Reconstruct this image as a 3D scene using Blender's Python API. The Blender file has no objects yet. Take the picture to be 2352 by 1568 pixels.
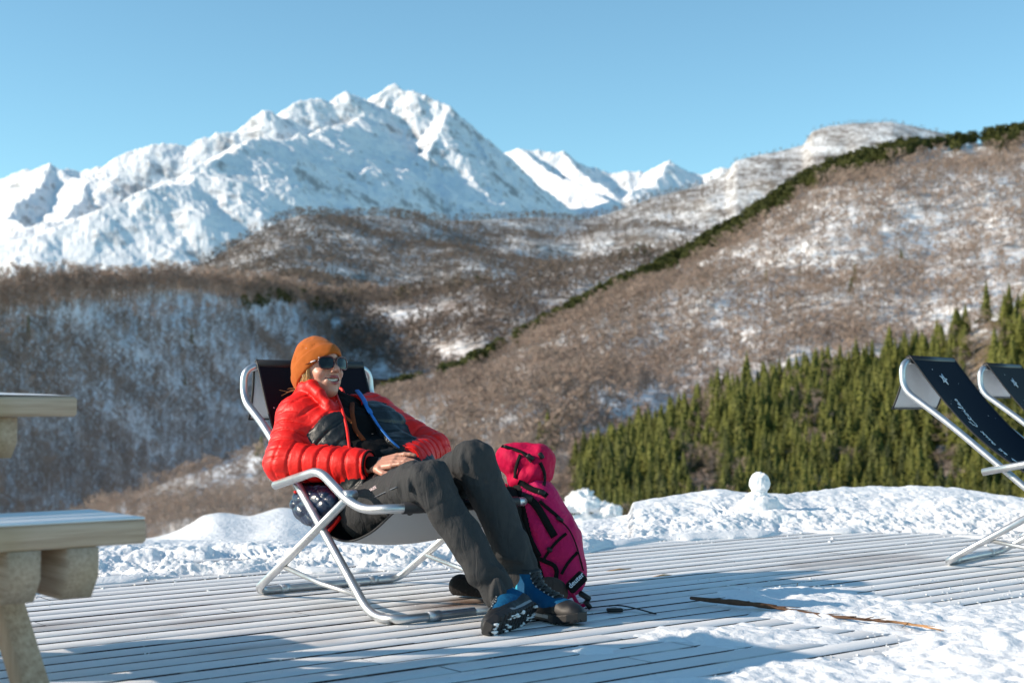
import bpy, bmesh, math, random
import numpy as np
from mathutils import Vector, Matrix
random.seed(7)
RS = np.random.RandomState(11)
sc = bpy.context.scene
COL = sc.collection
# ------------------------------------------------------------------ camera
F = 3266.7; CX, CY = 1176.0, 784.0; H = .68; TH = math.atan(144 / F)
CAM = np.array([0, 0, H])
cam = bpy.data.objects.new('camera', bpy.data.cameras.new('camera'))
COL.objects.link(cam); sc.camera = cam
cam.location = (0, 0, H); cam.rotation_euler = (math.pi / 2 + TH, 0, 0)
cam.data.lens = 50; cam.data.sensor_width = 36
cam.data.clip_start = .1; cam.data.clip_end = 60000
cam.data.dof.use_dof = True; cam.data.dof.focus_distance = 4.95; cam.data.dof.aperture_fstop = 4.2

def ray(u, v):
    x = (np.asarray(u, float) - CX) / F; y = -(np.asarray(v, float) - CY) / F
    return np.stack([x, math.cos(TH) - y * math.sin(TH) + 0 * x, math.sin(TH) + y * math.cos(TH) + 0 * x], -1)
def atz(u, v, z=0.0):
    d = ray(u, v); return CAM + d * ((z - H) / d[2])
def aty(u, v, Y):
    d = ray(u, v); return CAM + d * (Y / d[1])
def surf(u, v, R):
    d = ray(u, v); return CAM + d * (np.asarray(R) / d[..., 1])[..., None]

# ------------------------------------------------------------------ noise
def _h(ix, iy, iz, s):
    n = (ix * 374761393 + iy * 668265263 + iz * 2147483647 * 0 + iz * 1274126177 + s * 974711) & 0xffffffff
    n = ((n ^ (n >> 13)) * 1274126177) & 0xffffffff
    n = ((n ^ (n >> 16)) * 2246822519) & 0xffffffff
    return ((n ^ (n >> 15)) & 0xffffff) / float(0xffffff)
def vn3(x, y, z, s=0):
    x, y, z = np.broadcast_arrays(np.asarray(x, float), np.asarray(y, float), np.asarray(z, float))
    ix, iy, iz = np.floor(x).astype(np.int64), np.floor(y).astype(np.int64), np.floor(z).astype(np.int64)
    fx, fy, fz = x - ix, y - iy, z - iz
    fx = fx * fx * fx * (fx * (fx * 6 - 15) + 10); fy = fy * fy * fy * (fy * (fy * 6 - 15) + 10); fz = fz * fz * fz * (fz * (fz * 6 - 15) + 10)
    r = 0
    for a in (0, 1):
        for b in (0, 1):
            for c in (0, 1):
                r = r + _h(ix + a, iy + b, iz + c, s) * (fx if a else 1 - fx) * (fy if b else 1 - fy) * (fz if c else 1 - fz)
    return r * 2 - 1
def vn2(x, y, s=0):
    x, y = np.broadcast_arrays(np.asarray(x, float), np.asarray(y, float))
    ix, iy = np.floor(x).astype(np.int64), np.floor(y).astype(np.int64)
    fx, fy = x - ix, y - iy
    fx = fx * fx * fx * (fx * (fx * 6 - 15) + 10); fy = fy * fy * fy * (fy * (fy * 6 - 15) + 10)
    h = lambda a, b: _h(ix + a, iy + b, 0 * ix, s)
    return ((h(0, 0) * (1 - fx) + h(1, 0) * fx) * (1 - fy) + (h(0, 1) * (1 - fx) + h(1, 1) * fx) * fy) * 2 - 1
def fbm(x, y, o=4, s=0, g=.5):
    r = 0; a = 1; c, d = .8, .6
    for i in range(o):
        r = r + a * vn2(x, y, s + i); a *= g
        x, y = (x * c - y * d) * 2.03 + 3.1, (x * d + y * c) * 2.03 + 7.7
    return r
def ridged(x, y, o=4, s=0, g=.5):
    r = 0; a = 1; c, d = .8, .6
    for i in range(o):
        r = r + a * (1 - 2 * np.abs(vn2(x, y, s + i))); a *= g
        x, y = (x * c - y * d) * 2.1 + 3.1, (x * d + y * c) * 2.1 + 7.7
    return r
def fbm3(x, y, z, o=3, s=0, g=.5):
    r = 0; a = 1
    for i in range(o):
        r = r + a * vn3(x, y, z, s + i); a *= g; x, y, z = x * 2.03 + 1.3, y * 2.03 + 4.1, z * 2.03 + 2.7
    return r
def interp(u, pts):
    p = np.array(pts, float); return np.interp(u, p[:, 0], p[:, 1])

# ------------------------------------------------------------------ mesh helpers
def npmesh(name, co, faces=None, quads=None, tris=None, smooth=True):
    me = bpy.data.meshes.new(name)
    co = np.asarray(co, np.float32)
    L = []
    if quads is not None and len(quads): L.append(np.asarray(quads, np.int32))
    if tris is not None and len(tris): L.append(np.asarray(tris, np.int32))
    me.vertices.add(len(co)); me.vertices.foreach_set('co', co.ravel())
    nl = sum(a.size for a in L); npol = sum(len(a) for a in L)
    me.loops.add(nl); me.loops.foreach_set('vertex_index', np.concatenate([a.ravel() for a in L]))
    me.polygons.add(npol)
    tot = np.concatenate([np.full(len(a), a.shape[1], np.int32) for a in L])
    st = np.concatenate([[0], np.cumsum(tot)[:-1]]).astype(np.int32)
    me.polygons.foreach_set('loop_start', st)
    try: me.polygons.foreach_set('loop_total', tot)
    except Exception: pass
    me.update(calc_edges=True); me.validate()
    if smooth: me.polygons.foreach_set('use_smooth', np.ones(npol, bool))
    return me
def gridquads(nu, nv):
    i = np.arange(nu * nv).reshape(nu, nv)
    return np.stack([i[:-1, :-1], i[1:, :-1], i[1:, 1:], i[:-1, 1:]], -1).reshape(-1, 4)
def addobj(name, me, mat=None, parent=None, **kw):
    o = bpy.data.objects.new(name, me); COL.objects.link(o)
    if mat is not None:
        for m in (mat if isinstance(mat, (list, tuple)) else [mat]): me.materials.append(m)
    if parent is not None: o.parent = parent
    for k, v in kw.items(): o[k] = v
    return o
def empty(name, loc=(0, 0, 0), **kw):
    o = bpy.data.objects.new(name, None); COL.objects.link(o); o.location = loc
    o.empty_display_size = .1
    for k, v in kw.items(): o[k] = v
    return o
def setattr_face(me, name, vals):
    a = me.attributes.new(name, 'FLOAT', 'FACE'); a.data.foreach_set('value', np.asarray(vals, np.float32))
def setattr_pt(me, name, vals):
    a = me.attributes.new(name, 'FLOAT', 'POINT'); a.data.foreach_set('value', np.asarray(vals, np.float32))

# ------------------------------------------------------------------ materials
class NT:
    def __init__(s, name):
        s.m = bpy.data.materials.new(name); s.m.use_nodes = True; s.t = s.m.node_tree
        s.b = s.t.nodes['Principled BSDF']
    def n(s, typ, **kw):
        x = s.t.nodes.new(typ)
        for k, v in kw.items():
            if k.startswith('i_'):
                x.inputs[k[2:].replace('_', ' ')].default_value = v
            else: setattr(x, k, v)
        return x
    def l(s, a, b): s.t.links.new(a, b)
    def coord(s, kind='Object', scale=(1, 1, 1)):
        c = s.n('ShaderNodeTexCoord'); m = s.n('ShaderNodeMapping'); m.inputs['Scale'].default_value = scale
        s.l(c.outputs[kind], m.inputs[0]); return m.outputs[0]
    def noise(s, vec, scale, detail=4, rough=.55, dist=0):
        x = s.n('ShaderNodeTexNoise'); x.inputs['Scale'].default_value = scale; x.inputs['Detail'].default_value = detail
        x.inputs['Roughness'].default_value = rough; x.inputs['Distortion'].default_value = dist
        s.l(vec, x.inputs['Vector']); return x.outputs[0]
    def ramp(s, fac, stops):
        r = s.n('ShaderNodeValToRGB'); e = r.color_ramp.elements
        while len(e) < len(stops): e.new(.5)
        for i, (p, c) in enumerate(stops):
            e[i].position = p; e[i].color = (*c, 1) if len(c) == 3 else c
        s.l(fac, r.inputs[0]); return r.outputs[0]
    def val(s, fac, p0, p1): # remap clamp
        r = s.n('ShaderNodeMapRange'); r.inputs[1].default_value = p0; r.inputs[2].default_value = p1
        s.l(fac, r.inputs[0]); return r.outputs[0]
    def mix(s, fac, a, b):
        x = s.n('ShaderNodeMix', data_type='RGBA')
        for sock, v in ((x.inputs[0], fac), (x.inputs[6], a), (x.inputs[7], b)):
            if isinstance(v, (int, float)): sock.default_value = v
            elif isinstance(v, tuple): sock.default_value = (*v, 1)
            else: s.l(v, sock)
        return x.outputs[2]
    def math(s, op, a, b=None):
        x = s.n('ShaderNodeMath', operation=op)
        for i, v in enumerate((a, b)):
            if v is None: continue
            if isinstance(v, (int, float)): x.inputs[i].default_value = v
            else: s.l(v, x.inputs[i])
        return x.outputs[0]
    def bump(s, h, strength=.3, dist=.01, nrm=None):
        b = s.n('ShaderNodeBump'); b.inputs['Strength'].default_value = strength; b.inputs['Distance'].default_value = dist
        s.l(h, b.inputs['Height'])
        if nrm is not None: s.l(nrm, b.inputs['Normal'])
        s.l(b.outputs[0], s.b.inputs['Normal']); return b.outputs[0]
    def col(s, c):
        if isinstance(c, tuple): s.b.inputs['Base Color'].default_value = (*c, 1)
        else: s.l(c, s.b.inputs['Base Color'])
        return s
    def set(s, **kw):
        for k, v in kw.items(): s.b.inputs[k.replace('_', ' ')].default_value = v
        return s
def simple(name, c, rough=.6, metal=0., nscale=0, namt=.2, bump=0, bscale=200, spec=.5, coat=0, sheen=0):
    m = NT(name)
    if nscale:
        v = m.coord('Object'); f = m.noise(v, nscale, 3)
        m.col(m.mix(f, tuple(x * (1 - namt) for x in c), tuple(min(1, x * (1 + namt)) for x in c)))
    else: m.col(c)
    m.set(Roughness=rough, Metallic=metal); m.b.inputs['Specular IOR Level'].default_value = spec
    if coat: m.b.inputs['Coat Weight'].default_value = coat
    if sheen: m.b.inputs['Sheen Weight'].default_value = sheen
    if bump:
        v = m.coord('Object'); m.bump(m.noise(v, bscale, 3), bump, .002)
    return m.m

# ------------------------------------------------------------------ light
SUN_EL = math.radians(24); SUNH = np.array([-.99, -.145])
SUNH = SUNH / np.hypot(*SUNH)
SUN = np.array([SUNH[0] * math.cos(SUN_EL), SUNH[1] * math.cos(SUN_EL), math.sin(SUN_EL)])
w = bpy.data.worlds.new('World'); sc.world = w; w.use_nodes = True
nt = w.node_tree; bg = nt.nodes['Background']
sky = nt.nodes.new('ShaderNodeTexSky'); sky.sky_type = 'NISHITA'; sky.sun_disc = False
sky.sun_elevation = SUN_EL; sky.sun_rotation = math.atan2(SUN[0], SUN[1])
sky.air_density = 1.0; sky.dust_density = .5; sky.ozone_density = 1.6; sky.altitude = 1600
hs = nt.nodes.new('ShaderNodeHueSaturation'); hs.inputs['Saturation'].default_value = 1.0
tn = nt.nodes.new('ShaderNodeMix'); tn.data_type = 'RGBA'; tn.blend_type = 'MULTIPLY'; tn.inputs[0].default_value = 1
tn.inputs[7].default_value = (1.26, 1.67, 1.55, 1)
nt.links.new(sky.outputs[0], hs.inputs['Color']); nt.links.new(hs.outputs[0], tn.inputs[6]); nt.links.new(tn.outputs[2], bg.inputs[0])
bg.inputs[1].default_value = .10
sun = bpy.data.objects.new('sun', bpy.data.lights.new('sun', 'SUN')); COL.objects.link(sun)
sun.data.energy = 5.0; sun.data.angle = math.radians(.53); sun.data.color = (1, .85, .69)
sun.rotation_euler = Vector(SUN).to_track_quat('Z', 'Y').to_euler()
sc.view_settings.view_transform = 'Standard'; sc.view_settings.look = 'None'
sc.view_settings.exposure = .33; sc.view_settings.gamma = 1
SNOWC = (.84, .86, .88)
def M_snow(name, sc_=1., rough=.55, bump=.5, bd=.02, tint=SNOWC):
    m = NT(name); v = m.coord('Object')
    n = m.noise(v, 60 * sc_, 5, .65); n2 = m.noise(v, 9 * sc_, 4, .6)
    m.col(m.mix(n2, tuple(x * .96 for x in tint), tint)).set(Roughness=rough)
    m.b.inputs['Specular IOR Level'].default_value = .35
    m.bump(m.math('ADD', n, m.math('MULTIPLY', n2, .8)), bump, bd); return m.m
# ================================================================== TERRAIN
def M_mountain():
    m = NT('snow_rock_far'); v = m.coord('Object', (1, 1, 1))
    g = m.n('ShaderNodeNewGeometry'); s = m.n('ShaderNodeSeparateXYZ'); m.l(g.outputs['Normal'], s.inputs[0])
    n = m.noise(v, .006, 6, .65); n2 = m.noise(v, .03, 5, .7)
    k = m.math('ADD', s.outputs['Z'], m.math('MULTIPLY', m.math('SUBTRACT', n, .5), .9))
    k = m.math('ADD', k, m.math('MULTIPLY', m.math('SUBTRACT', n2, .5), .45))
    rock = m.val(k, .71, .53)
    c = m.mix(m.math('MULTIPLY', rock, .72), (.92, .93, .94), (.16, .17, .19))
    m.col(c).set(Roughness=.75); m.b.inputs['Specular IOR Level'].default_value = .1
    m.bump(m.noise(v, .02, 6, .75), .55, 22)
    return m.m
def M_hill(name, snow, brown, amt, sc_=.03, steep=0):
    """snow slope with litter and scrub showing through; amt 0..1 is the share of bare ground"""
    m = NT(name); v = m.coord('Object', (1, 1, 1.8))
    n = m.noise(v, sc_, 6, .68); n2 = m.noise(v, sc_ * 7, 4, .6)
    f = m.math('ADD', m.math('MULTIPLY', n, .62), m.math('MULTIPLY', n2, .38))
    k = m.val(f, .5 + (.5 - amt) * .35 - .085, .5 + (.5 - amt) * .35 + .10)
    n3 = m.noise(v, sc_ * 3, 3)
    b = m.mix(n3, tuple(x * .7 for x in brown), tuple(x * 1.3 for x in brown))
    m.col(m.mix(k, snow, b)).set(Roughness=.85); m.b.inputs['Specular IOR Level'].default_value = .1
    m.bump(n2, .6, 1.5)
    return m.m

# --- far snow mountain : ridges with faces falling away on both sides
RID = [
 ([(905,192,10.0),(862,238,9.9),(842,235,9.8),(795,208,9.6),(760,232,9.5),(715,228,9.4),(680,243,9.3),(645,278,9.2),(610,258,9.0),(575,285,8.9),(540,305,8.8),(470,318,8.7),(440,330,8.7),(350,326,8.6),(290,352,8.5),(270,372,8.5),(235,385,8.4),(180,395,8.4),(140,388,8.3)], .95),
 ([(862,240,9.8),(800,282,8.9),(735,303,8.2),(640,312,7.5),(560,332,7.0),(490,368,6.6),(430,415,6.3),(340,445,6.1),(230,480,5.9),(100,530,5.7),(-60,570,5.6)], .74),
 ([(905,192,10.0),(935,210,9.95),(960,216,9.9),(1030,238,9.8),(1060,262,9.8),(1095,292,9.8),(1150,340,9.8),(1210,392,9.9),(1270,440,10.0),(1360,500,10.1)], .95),
 ([(1030,240,9.8),(1012,300,9.3),(985,345,9.0),(985,400,8.7),(1030,440,8.3),(1100,500,8.0)], .85),
 ([(1090,300,9.7),(1120,370,9.3),(1130,430,8.9),(1200,500,8.5)], .95),
 ([(905,195,10),(880,250,9.7),(878,285,9.6)], 1.1),
 ([(700,420,7.6),(735,470,7.2),(790,500,7.0)], .9),
 ([(600,330,7.9),(640,400,7.4),(690,470,7.0)], 1.0),
 ([(560,345,7.6),(590,420,7.2)], 1.0),
 ([(-150,440,8.6),(0,428,8.6),(35,395,8.5),(60,385,8.5),(85,396,8.4),(118,378,8.3),(160,402,8.2),(205,400,8.0),(260,420,7.8)], .85),
 ([(118,378,8.3),(90,430,7.8),(20,500,7.2)], .9),
 ([(200,400,8.1),(190,460,7.5),(150,500,7.1)], .9),
 ([(-80,480,6.6),(50,510,6.3),(75,520,6.2),(110,545,6.0),(150,575,5.9),(190,640,5.7),(230,690,5.6)], 1.3),
 ([(60,515,6.2),(130,505,6.3),(250,498,6.4),(330,530,6.2),(400,570,6.1),(440,610,6.0),(470,640,5.9)], .55),
 ([(1165,345,12.2),(1190,338,12.2),(1225,352,12.2),(1290,347,12.2),(1310,358,12.2),(1340,378,12.2),(1400,394,12.2),(1440,386,12.2),(1480,392,12.2),(1500,384,12.2),(1538,366,12.2),(1565,384,12.2),(1610,400,12.2),(1640,392,12.2),(1700,380,12.2),(1800,370,12.2)], .8),
 ([(1190,338,12.2),(1260,390,11.5),(1330,420,10.9),(1400,450,10.4)], .8),
 ([(1290,347,12.2),(1340,400,11.6),(1410,440,11.0)], .8),
 ([(1538,366,12.2),(1500,420,11.5),(1440,440,11.0)], .8),
]
def mountain():
    nu, nr = 760, 520
    uu = np.linspace(-260, 1950, nu); Rr = 4600 * (13800 / 4600) ** np.linspace(0, 1, nr)
    U, R = np.meshgrid(uu, Rr, indexing='ij')
    X = (U - CX) / F * R; Y = R.copy()
    wx = X + 80 * fbm(X / 900, Y / 900, 3, 5) + 14 * fbm(X / 220, Y / 220, 3, 15)
    wy = Y + 80 * fbm(X / 900, Y / 900, 3, 25) + 14 * fbm(X / 220, Y / 220, 3, 35)
    Z = np.full(X.shape, -300.)
    for pts, sl in RID:
        P = np.array([surf(a, b, c * 1000) for a, b, c in pts])
        best = np.full(X.shape, -1e9)
        for p, q in zip(P[:-1], P[1:]):
            e = (q - p)[:2]; L2 = e @ e
            # true position near the crest so the skyline keeps its outline, warped away from it
            for k in (0,):
                t = np.clip(((X - p[0]) * e[0] + (Y - p[1]) * e[1]) / L2, 0, 1)
                d0 = np.hypot(X - p[0] - t * e[0], Y - p[1] - t * e[1])
                kk = np.clip(d0 / 500, 0, 1)
                ax = X + (wx - X) * kk; ay = Y + (wy - Y) * kk
                t = np.clip(((ax - p[0]) * e[0] + (ay - p[1]) * e[1]) / L2, 0, 1)
                d = np.hypot(ax - p[0] - t * e[0], ay - p[1] - t * e[1])
                zz = p[2] + t * (q[2] - p[2]) - sl * (d - 40 * (1 - np.exp(-d / 120)))
            best = np.maximum(best, zz)
        Z = np.maximum(Z, best)
    rg = ridged(wx / 420, wy / 420, 5, 3)
    amp = np.clip((Z + 300) / 1400, .15, 1)
    Z = Z + amp * (17 * rg + 8 * ridged(X / 95, Y / 95, 4, 9, .65) + 20 * ridged(wx / 1100, wy / 1100, 2, 77) - 25)
    co = np.stack([X, Y, Z], -1).reshape(-1, 3)
    me = npmesh('mountain', co, quads=gridquads(nu, nr)[:, ::-1])
    addobj('mountain', me, M_mountain(), kind='structure')
mountain()

# --- nearer hills: crest line and foot line at real distances, surface between, back slope behind the crest
HILLS = {}
def hill(name, u0, u1, top, bot, rtop, rbot, mat, prof=1.0, nu=220, nt=120, nz=(6, 120), back=.35):
    uu = np.linspace(u0, u1, nu); tt = np.linspace(0, 1, nt)
    vt, vb, rt, rb = interp(uu, top), interp(uu, bot), interp(uu, rtop), interp(uu, rbot)
    A = surf(uu, vt, rt); B = surf(uu, vb, rb)
    T = tt[None, :, None] ** 1.0
    P = B[:, None] + (A - B)[:, None] * T
    P[..., 2] += (A - B)[:, None, 2] * (np.power(tt, prof) - tt)[None, :]
    fade = np.sin(np.pi * np.clip(tt, 0, 1))[None] ** .6
    P[..., 2] += nz[0] * fbm(P[..., 0] / nz[1], P[..., 1] / nz[1], 5, ord(name[0]) % 7 + 3) * (.15 + fade)
    # back slope
    nb = 14; bk = []
    dirs = A[:, :2] / np.linalg.norm(A[:, :2], axis=1)[:, None]
    for k in range(1, nb + 1):
        q = P[:, -1].copy(); s = k / nb * back * rt
        q[:, :2] += dirs * s[:, None]; q[:, 2] -= s * .35 * min(1, .25 + k / nb)
        bk.append(q)
    Q = np.concatenate([P, np.stack(bk, 1)], 1)
    me = npmesh(name, Q.reshape(-1, 3), quads=gridquads(nu, nt + nb)[:, ::-1])
    o = addobj('hill', me, mat, kind='structure')
    HILLS[name] = (uu, tt, P)
    return o
def on_hill(name, fu, ft):
    """fu in image columns, ft 0 foot .. 1 crest -> points on the surface"""
    uu, tt, P = HILLS[name]
    i = np.clip((fu - uu[0]) / (uu[1] - uu[0]), 0, len(uu) - 1.001); j = np.clip(ft / (tt[1] - tt[0]), 0, len(tt) - 1.001)
    i0, j0 = i.astype(int), j.astype(int); a, b = (i - i0)[:, None], (j - j0)[:, None]
    return (P[i0, j0] * (1 - a) + P[i0 + 1, j0] * a) * (1 - b) + (P[i0, j0 + 1] * (1 - a) + P[i0 + 1, j0 + 1] * a) * b

mB = M_hill('wooded_hill_far', SNOWC, (.18, .155, .135), .55, .012)
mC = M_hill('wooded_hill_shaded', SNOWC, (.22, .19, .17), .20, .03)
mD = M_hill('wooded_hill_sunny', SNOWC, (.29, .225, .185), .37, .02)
mE = M_hill('wooded_hill_mid', SNOWC, (.20, .15, .12), .58, .02)
mF = M_hill('forest_floor', SNOWC, (.16, .12, .07), .75, .05)
# far ridge: brown wooded hill that climbs into the rocky snowy top on the right
hill('B', 380, 2700, [(380,650),(430,628),(470,600),(520,572),(580,535),(640,506),(700,492),(860,499),(1040,506),(1200,504),(1330,506),(1400,488),(1500,452),(1600,425),(1665,398),(1690,368),(1760,352),(1845,334),(1865,304),(1900,292),(1960,284),(2050,282),(2120,296),(2190,312),(2260,332),(2700,400)],
     [(380,760),(2700,700)], [(380,2350),(900,3000),(1500,3600),(1900,3900),(2700,4000)], [(380,1750),(1500,2100),(2700,2500)], mB, 1.15, 420, 130, (22, 260))
hill('E', 760, 1800, [(760,712),(900,690),(1000,672),(1100,650),(1200,640),(1300,618),(1430,600),(1560,572),(1650,560),(1800,560)],
     [(760,860),(1100,880),(1800,800)], [(760,1500),(1100,1500),(1800,1700)], [(760,1300),(1100,1150),(1800,1300)], mE, 1.1, 200, 90, (9, 120))
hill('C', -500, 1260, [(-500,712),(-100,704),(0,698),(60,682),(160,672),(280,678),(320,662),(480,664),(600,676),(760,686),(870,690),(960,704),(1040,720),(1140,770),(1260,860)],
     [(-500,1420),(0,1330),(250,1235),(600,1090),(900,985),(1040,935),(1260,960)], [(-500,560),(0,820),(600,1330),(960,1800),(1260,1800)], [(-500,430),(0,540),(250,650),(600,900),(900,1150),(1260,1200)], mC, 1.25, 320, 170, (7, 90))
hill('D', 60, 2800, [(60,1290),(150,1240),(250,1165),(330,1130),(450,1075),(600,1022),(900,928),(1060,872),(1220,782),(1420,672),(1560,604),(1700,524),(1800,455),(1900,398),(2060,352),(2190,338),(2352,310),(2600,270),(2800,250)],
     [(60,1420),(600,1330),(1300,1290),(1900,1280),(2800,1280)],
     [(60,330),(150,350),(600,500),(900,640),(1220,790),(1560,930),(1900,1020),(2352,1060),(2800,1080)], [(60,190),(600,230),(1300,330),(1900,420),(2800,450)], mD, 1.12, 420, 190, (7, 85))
hill('F', 1290, 2900, [(1290,1170),(1330,1112),(1400,1068),(1480,1022),(1600,955),(1700,908),(1900,868),(2100,828),(2200,775),(2270,742),(2352,735),(2600,640),(2900,560)],
     [(1290,1300),(2900,1300)], [(1290,420),(1500,450),(1900,470),(2352,470),(2900,450)], [(1290,250),(1900,265),(2900,260)], mF, 1.2, 220, 130, (4, 60))
# valley floor and everything beyond: one wide ground sheet below the hills
gx = np.linspace(-16000, 16000, 60); gy = np.linspace(-3000, 30000, 60)
GX, GY = np.meshgrid(gx, gy, indexing='ij')
me = npmesh('ground', np.stack([GX, GY, np.full(GX.shape, -330.)], -1).reshape(-1, 3), quads=gridquads(60, 60)[:, ::-1])
addobj('ground', me, M_snow('ground_snow', .01, bump=.1, bd=1), kind='structure')
# ================================================================== TREES (templates are numpy triangle soups, height 1, base at 0)
def blade(p, q, w0, w1, rs):
    """thin tapering blade between p and q, returns 4 verts"""
    d = q - p; s = np.cross(d, rs.normal(size=3)); s /= np.linalg.norm(s) + 1e-9
    return [p - s * w0, p + s * w0, q + s * w1, q - s * w1]
def bare_tree(seed, ntwig, nlimb=9, wide=.30, trunk=.016, tw=.0045, base=.28, lean=.03, sides=5):
    rs = np.random.RandomState(seed); V = []; Fq = []; part = []
    def quad(vs, k):
        n = len(V); V.extend(vs); Fq.append([n, n + 1, n + 2, n + 3]); part.append(k)
    tip = np.array([rs.uniform(-lean, lean), rs.uniform(-lean, lean), .9]);
    def tr(t): return np.array([tip[0] * t * t, tip[1] * t * t, .9 * t])
    ring = []
    for k, t in enumerate((0, .35, .7, 1)):
        r = trunk * (1 - .8 * t); c = tr(t)
        ring.append([c + np.array([r * math.cos(a), r * math.sin(a), 0]) for a in np.linspace(0, 2 * np.pi, sides, endpoint=False)])
    for a, b in zip(ring[:-1], ring[1:]):
        for i in range(sides):
            j = (i + 1) % sides; quad([a[i], a[j], b[j], b[i]], 0)
    ends = []
    for i in range(nlimb):
        t = base + (1 - base) * (i + rs.uniform(0, .8)) / nlimb * .95
        a = i * 2.4 + rs.uniform(-.4, .4); L = wide * (1.05 - .55 * abs(t - .5) * 1.6) * rs.uniform(.7, 1.05)
        p = tr(t); up = rs.uniform(.5, 1.0)
        m_ = p + np.array([math.cos(a) * L * .5, math.sin(a) * L * .5, L * .32 * up])
        q = p + np.array([math.cos(a) * L * .88, math.sin(a) * L * .88, L * .95 * up])
        q[2] = min(q[2], .97)
        quad(blade(p, m_, trunk * .36, trunk * .22, rs), 0); quad(blade(m_, q, trunk * .22, trunk * .08, rs), 0)
        ends += [(p * .4 + m_ * .6, .6), (m_, .9), (m_ * .5 + q * .5, 1), (q, 1), (q, .9)]
    ends += [(tr(.8), .8), (tr(1.), 1), (tr(.92), 1)]
    for k in range(ntwig):
        p, s = ends[rs.randint(len(ends))]
        p = p + rs.normal(size=3) * .022
        d = rs.normal(size=3); d[2] = abs(d[2]) * .8 + .25; d /= np.linalg.norm(d)
        L = rs.uniform(.06, .15) * s
        q = p + d * L; q[2] = min(q[2], 1.02)
        quad(blade(p, q, tw * rs.uniform(.8, 1.5), tw * .4, rs), 1)
    return np.array(V), np.array(Fq), np.array(part)
def spruce(seed, layers=15, per=11, wide=.17, sub=3):
    rs = np.random.RandomState(seed); V = []; Fq = []; part = []
    core = []
    def quad(vs, k):
        n = len(V); V.extend(vs); Fq.append([n, n + 1, n + 2, n + 3]); part.append(k)
    for i in range(5):
        a, b = 2 * math.pi * i / 5, 2 * math.pi * (i + 1) / 5
        quad([np.array([.016 * math.cos(a), .016 * math.sin(a), 0]), np.array([.016 * math.cos(b), .016 * math.sin(b), 0]),
              np.array([.002 * math.cos(b), .002 * math.sin(b), .97]), np.array([.002 * math.cos(a), .002 * math.sin(a), .97])], 0)
    rr_ = [np.array([[wide * .62 * (1 - t) ** .85 * rs.uniform(.75, 1.15) * math.cos(a), wide * .62 * (1 - t) ** .85 * rs.uniform(.75, 1.15) * math.sin(a), .10 + .87 * t + rs.uniform(-.012, .012)] for a in np.linspace(0, 2 * math.pi, 7)[:-1] + t * 7]) for t in np.linspace(0, 1, 9)]
    for a_, b_ in zip(rr_[:-1], rr_[1:]):
        for i in range(6): quad([a_[i], a_[(i + 1) % 6], b_[(i + 1) % 6], b_[i]], 1)
    for l in range(layers):
        t = l / (layers - 1); z = .09 + .88 * t ** .93
        R = wide * (1 - t) ** .82 * rs.uniform(.85, 1.12) + .012
        n = max(4, int(per * (1 - .55 * t)))
        for k in range(n):
            a = 2 * math.pi * (k + rs.uniform(-.35, .35)) / n + l * 1.1; r = R * rs.uniform(.62, 1.12)
            dz = -r * rs.uniform(.28, .6)
            c = np.array([0, 0, z]); d = np.array([math.cos(a), math.sin(a), 0]); s = np.array([-math.sin(a), math.cos(a), 0])
            for j in range(sub):   # overlapping drooping sprays along the branch
                f0, f1 = j / sub * .85, (j + 1.15) / sub
                w0 = r * rs.uniform(.13, .2) * (1.25 - .6 * f0); w1 = w0 * rs.uniform(.35, .6)
                p = c + d * r * f0 + np.array([0, 0, dz * f0 ** 1.2 + .012 * rs.uniform(0, 1)])
                q = c + d * r * min(f1, 1.03) + np.array([0, 0, dz * f1 ** 1.2 - .02 * rs.uniform(0, 1)])
                tl = rs.uniform(-.5, .5) * w0
                quad([p - s * w0 + [0, 0, -w0 * .8], p + [0, 0, w0 * .35 + tl * .2], q + [0, 0, 0], q - s * w1 * 1.1 + [0, 0, -w1 * 1.3]], 1)
                quad([p + [0, 0, w0 * .35], p + s * w0 + [0, 0, -w0 * .8], q + s * w1 * 1.1 + [0, 0, -w1 * 1.3], q + [0, 0, 0]], 1)
    quad([np.array([-.008, 0, .93]), np.array([.008, 0, .93]), np.array([.002, 0, 1.0]), np.array([-.002, 0, 1.0])], 1)
    return np.array(V), np.array(Fq), np.array(part)
def pine(seed, n=150):
    """round-headed dark conifer for the far ridge"""
    rs = np.random.RandomState(seed); V = []; Fq = []; part = []
    for k in range(n):
        t = rs.uniform(0, 1); z = .18 + .8 * t; R = .26 * math.sin(math.pi * min(1, (1.08 - t))) ** .7 * math.sqrt(rs.uniform(.1, 1))
        a = rs.uniform(0, 6.28); p = np.array([R * math.cos(a), R * math.sin(a), z]); s = rs.normal(size=3); s /= np.linalg.norm(s)
        u_ = np.cross(s, rs.normal(size=3)); u_ /= np.linalg.norm(u_); w_ = .06
        n0 = len(V); V.extend([p - s * w_ - u_ * w_ * .6, p + s * w_ - u_ * w_ * .4, p + s * w_ * .8 + u_ * w_ * .6, p - s * w_ * .9 + u_ * w_ * .5])
        Fq.append([n0, n0 + 1, n0 + 2, n0 + 3]); part.append(1)
    n0 = len(V); V.extend([np.array([-.02, 0, 0]), np.array([.02, 0, 0]), np.array([.01, 0, .5]), np.array([-.01, 0, .5])]); Fq.append([n0, n0 + 1, n0 + 2, n0 + 3]); part.append(0)
    return np.array(V), np.array(Fq), np.array(part)

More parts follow.
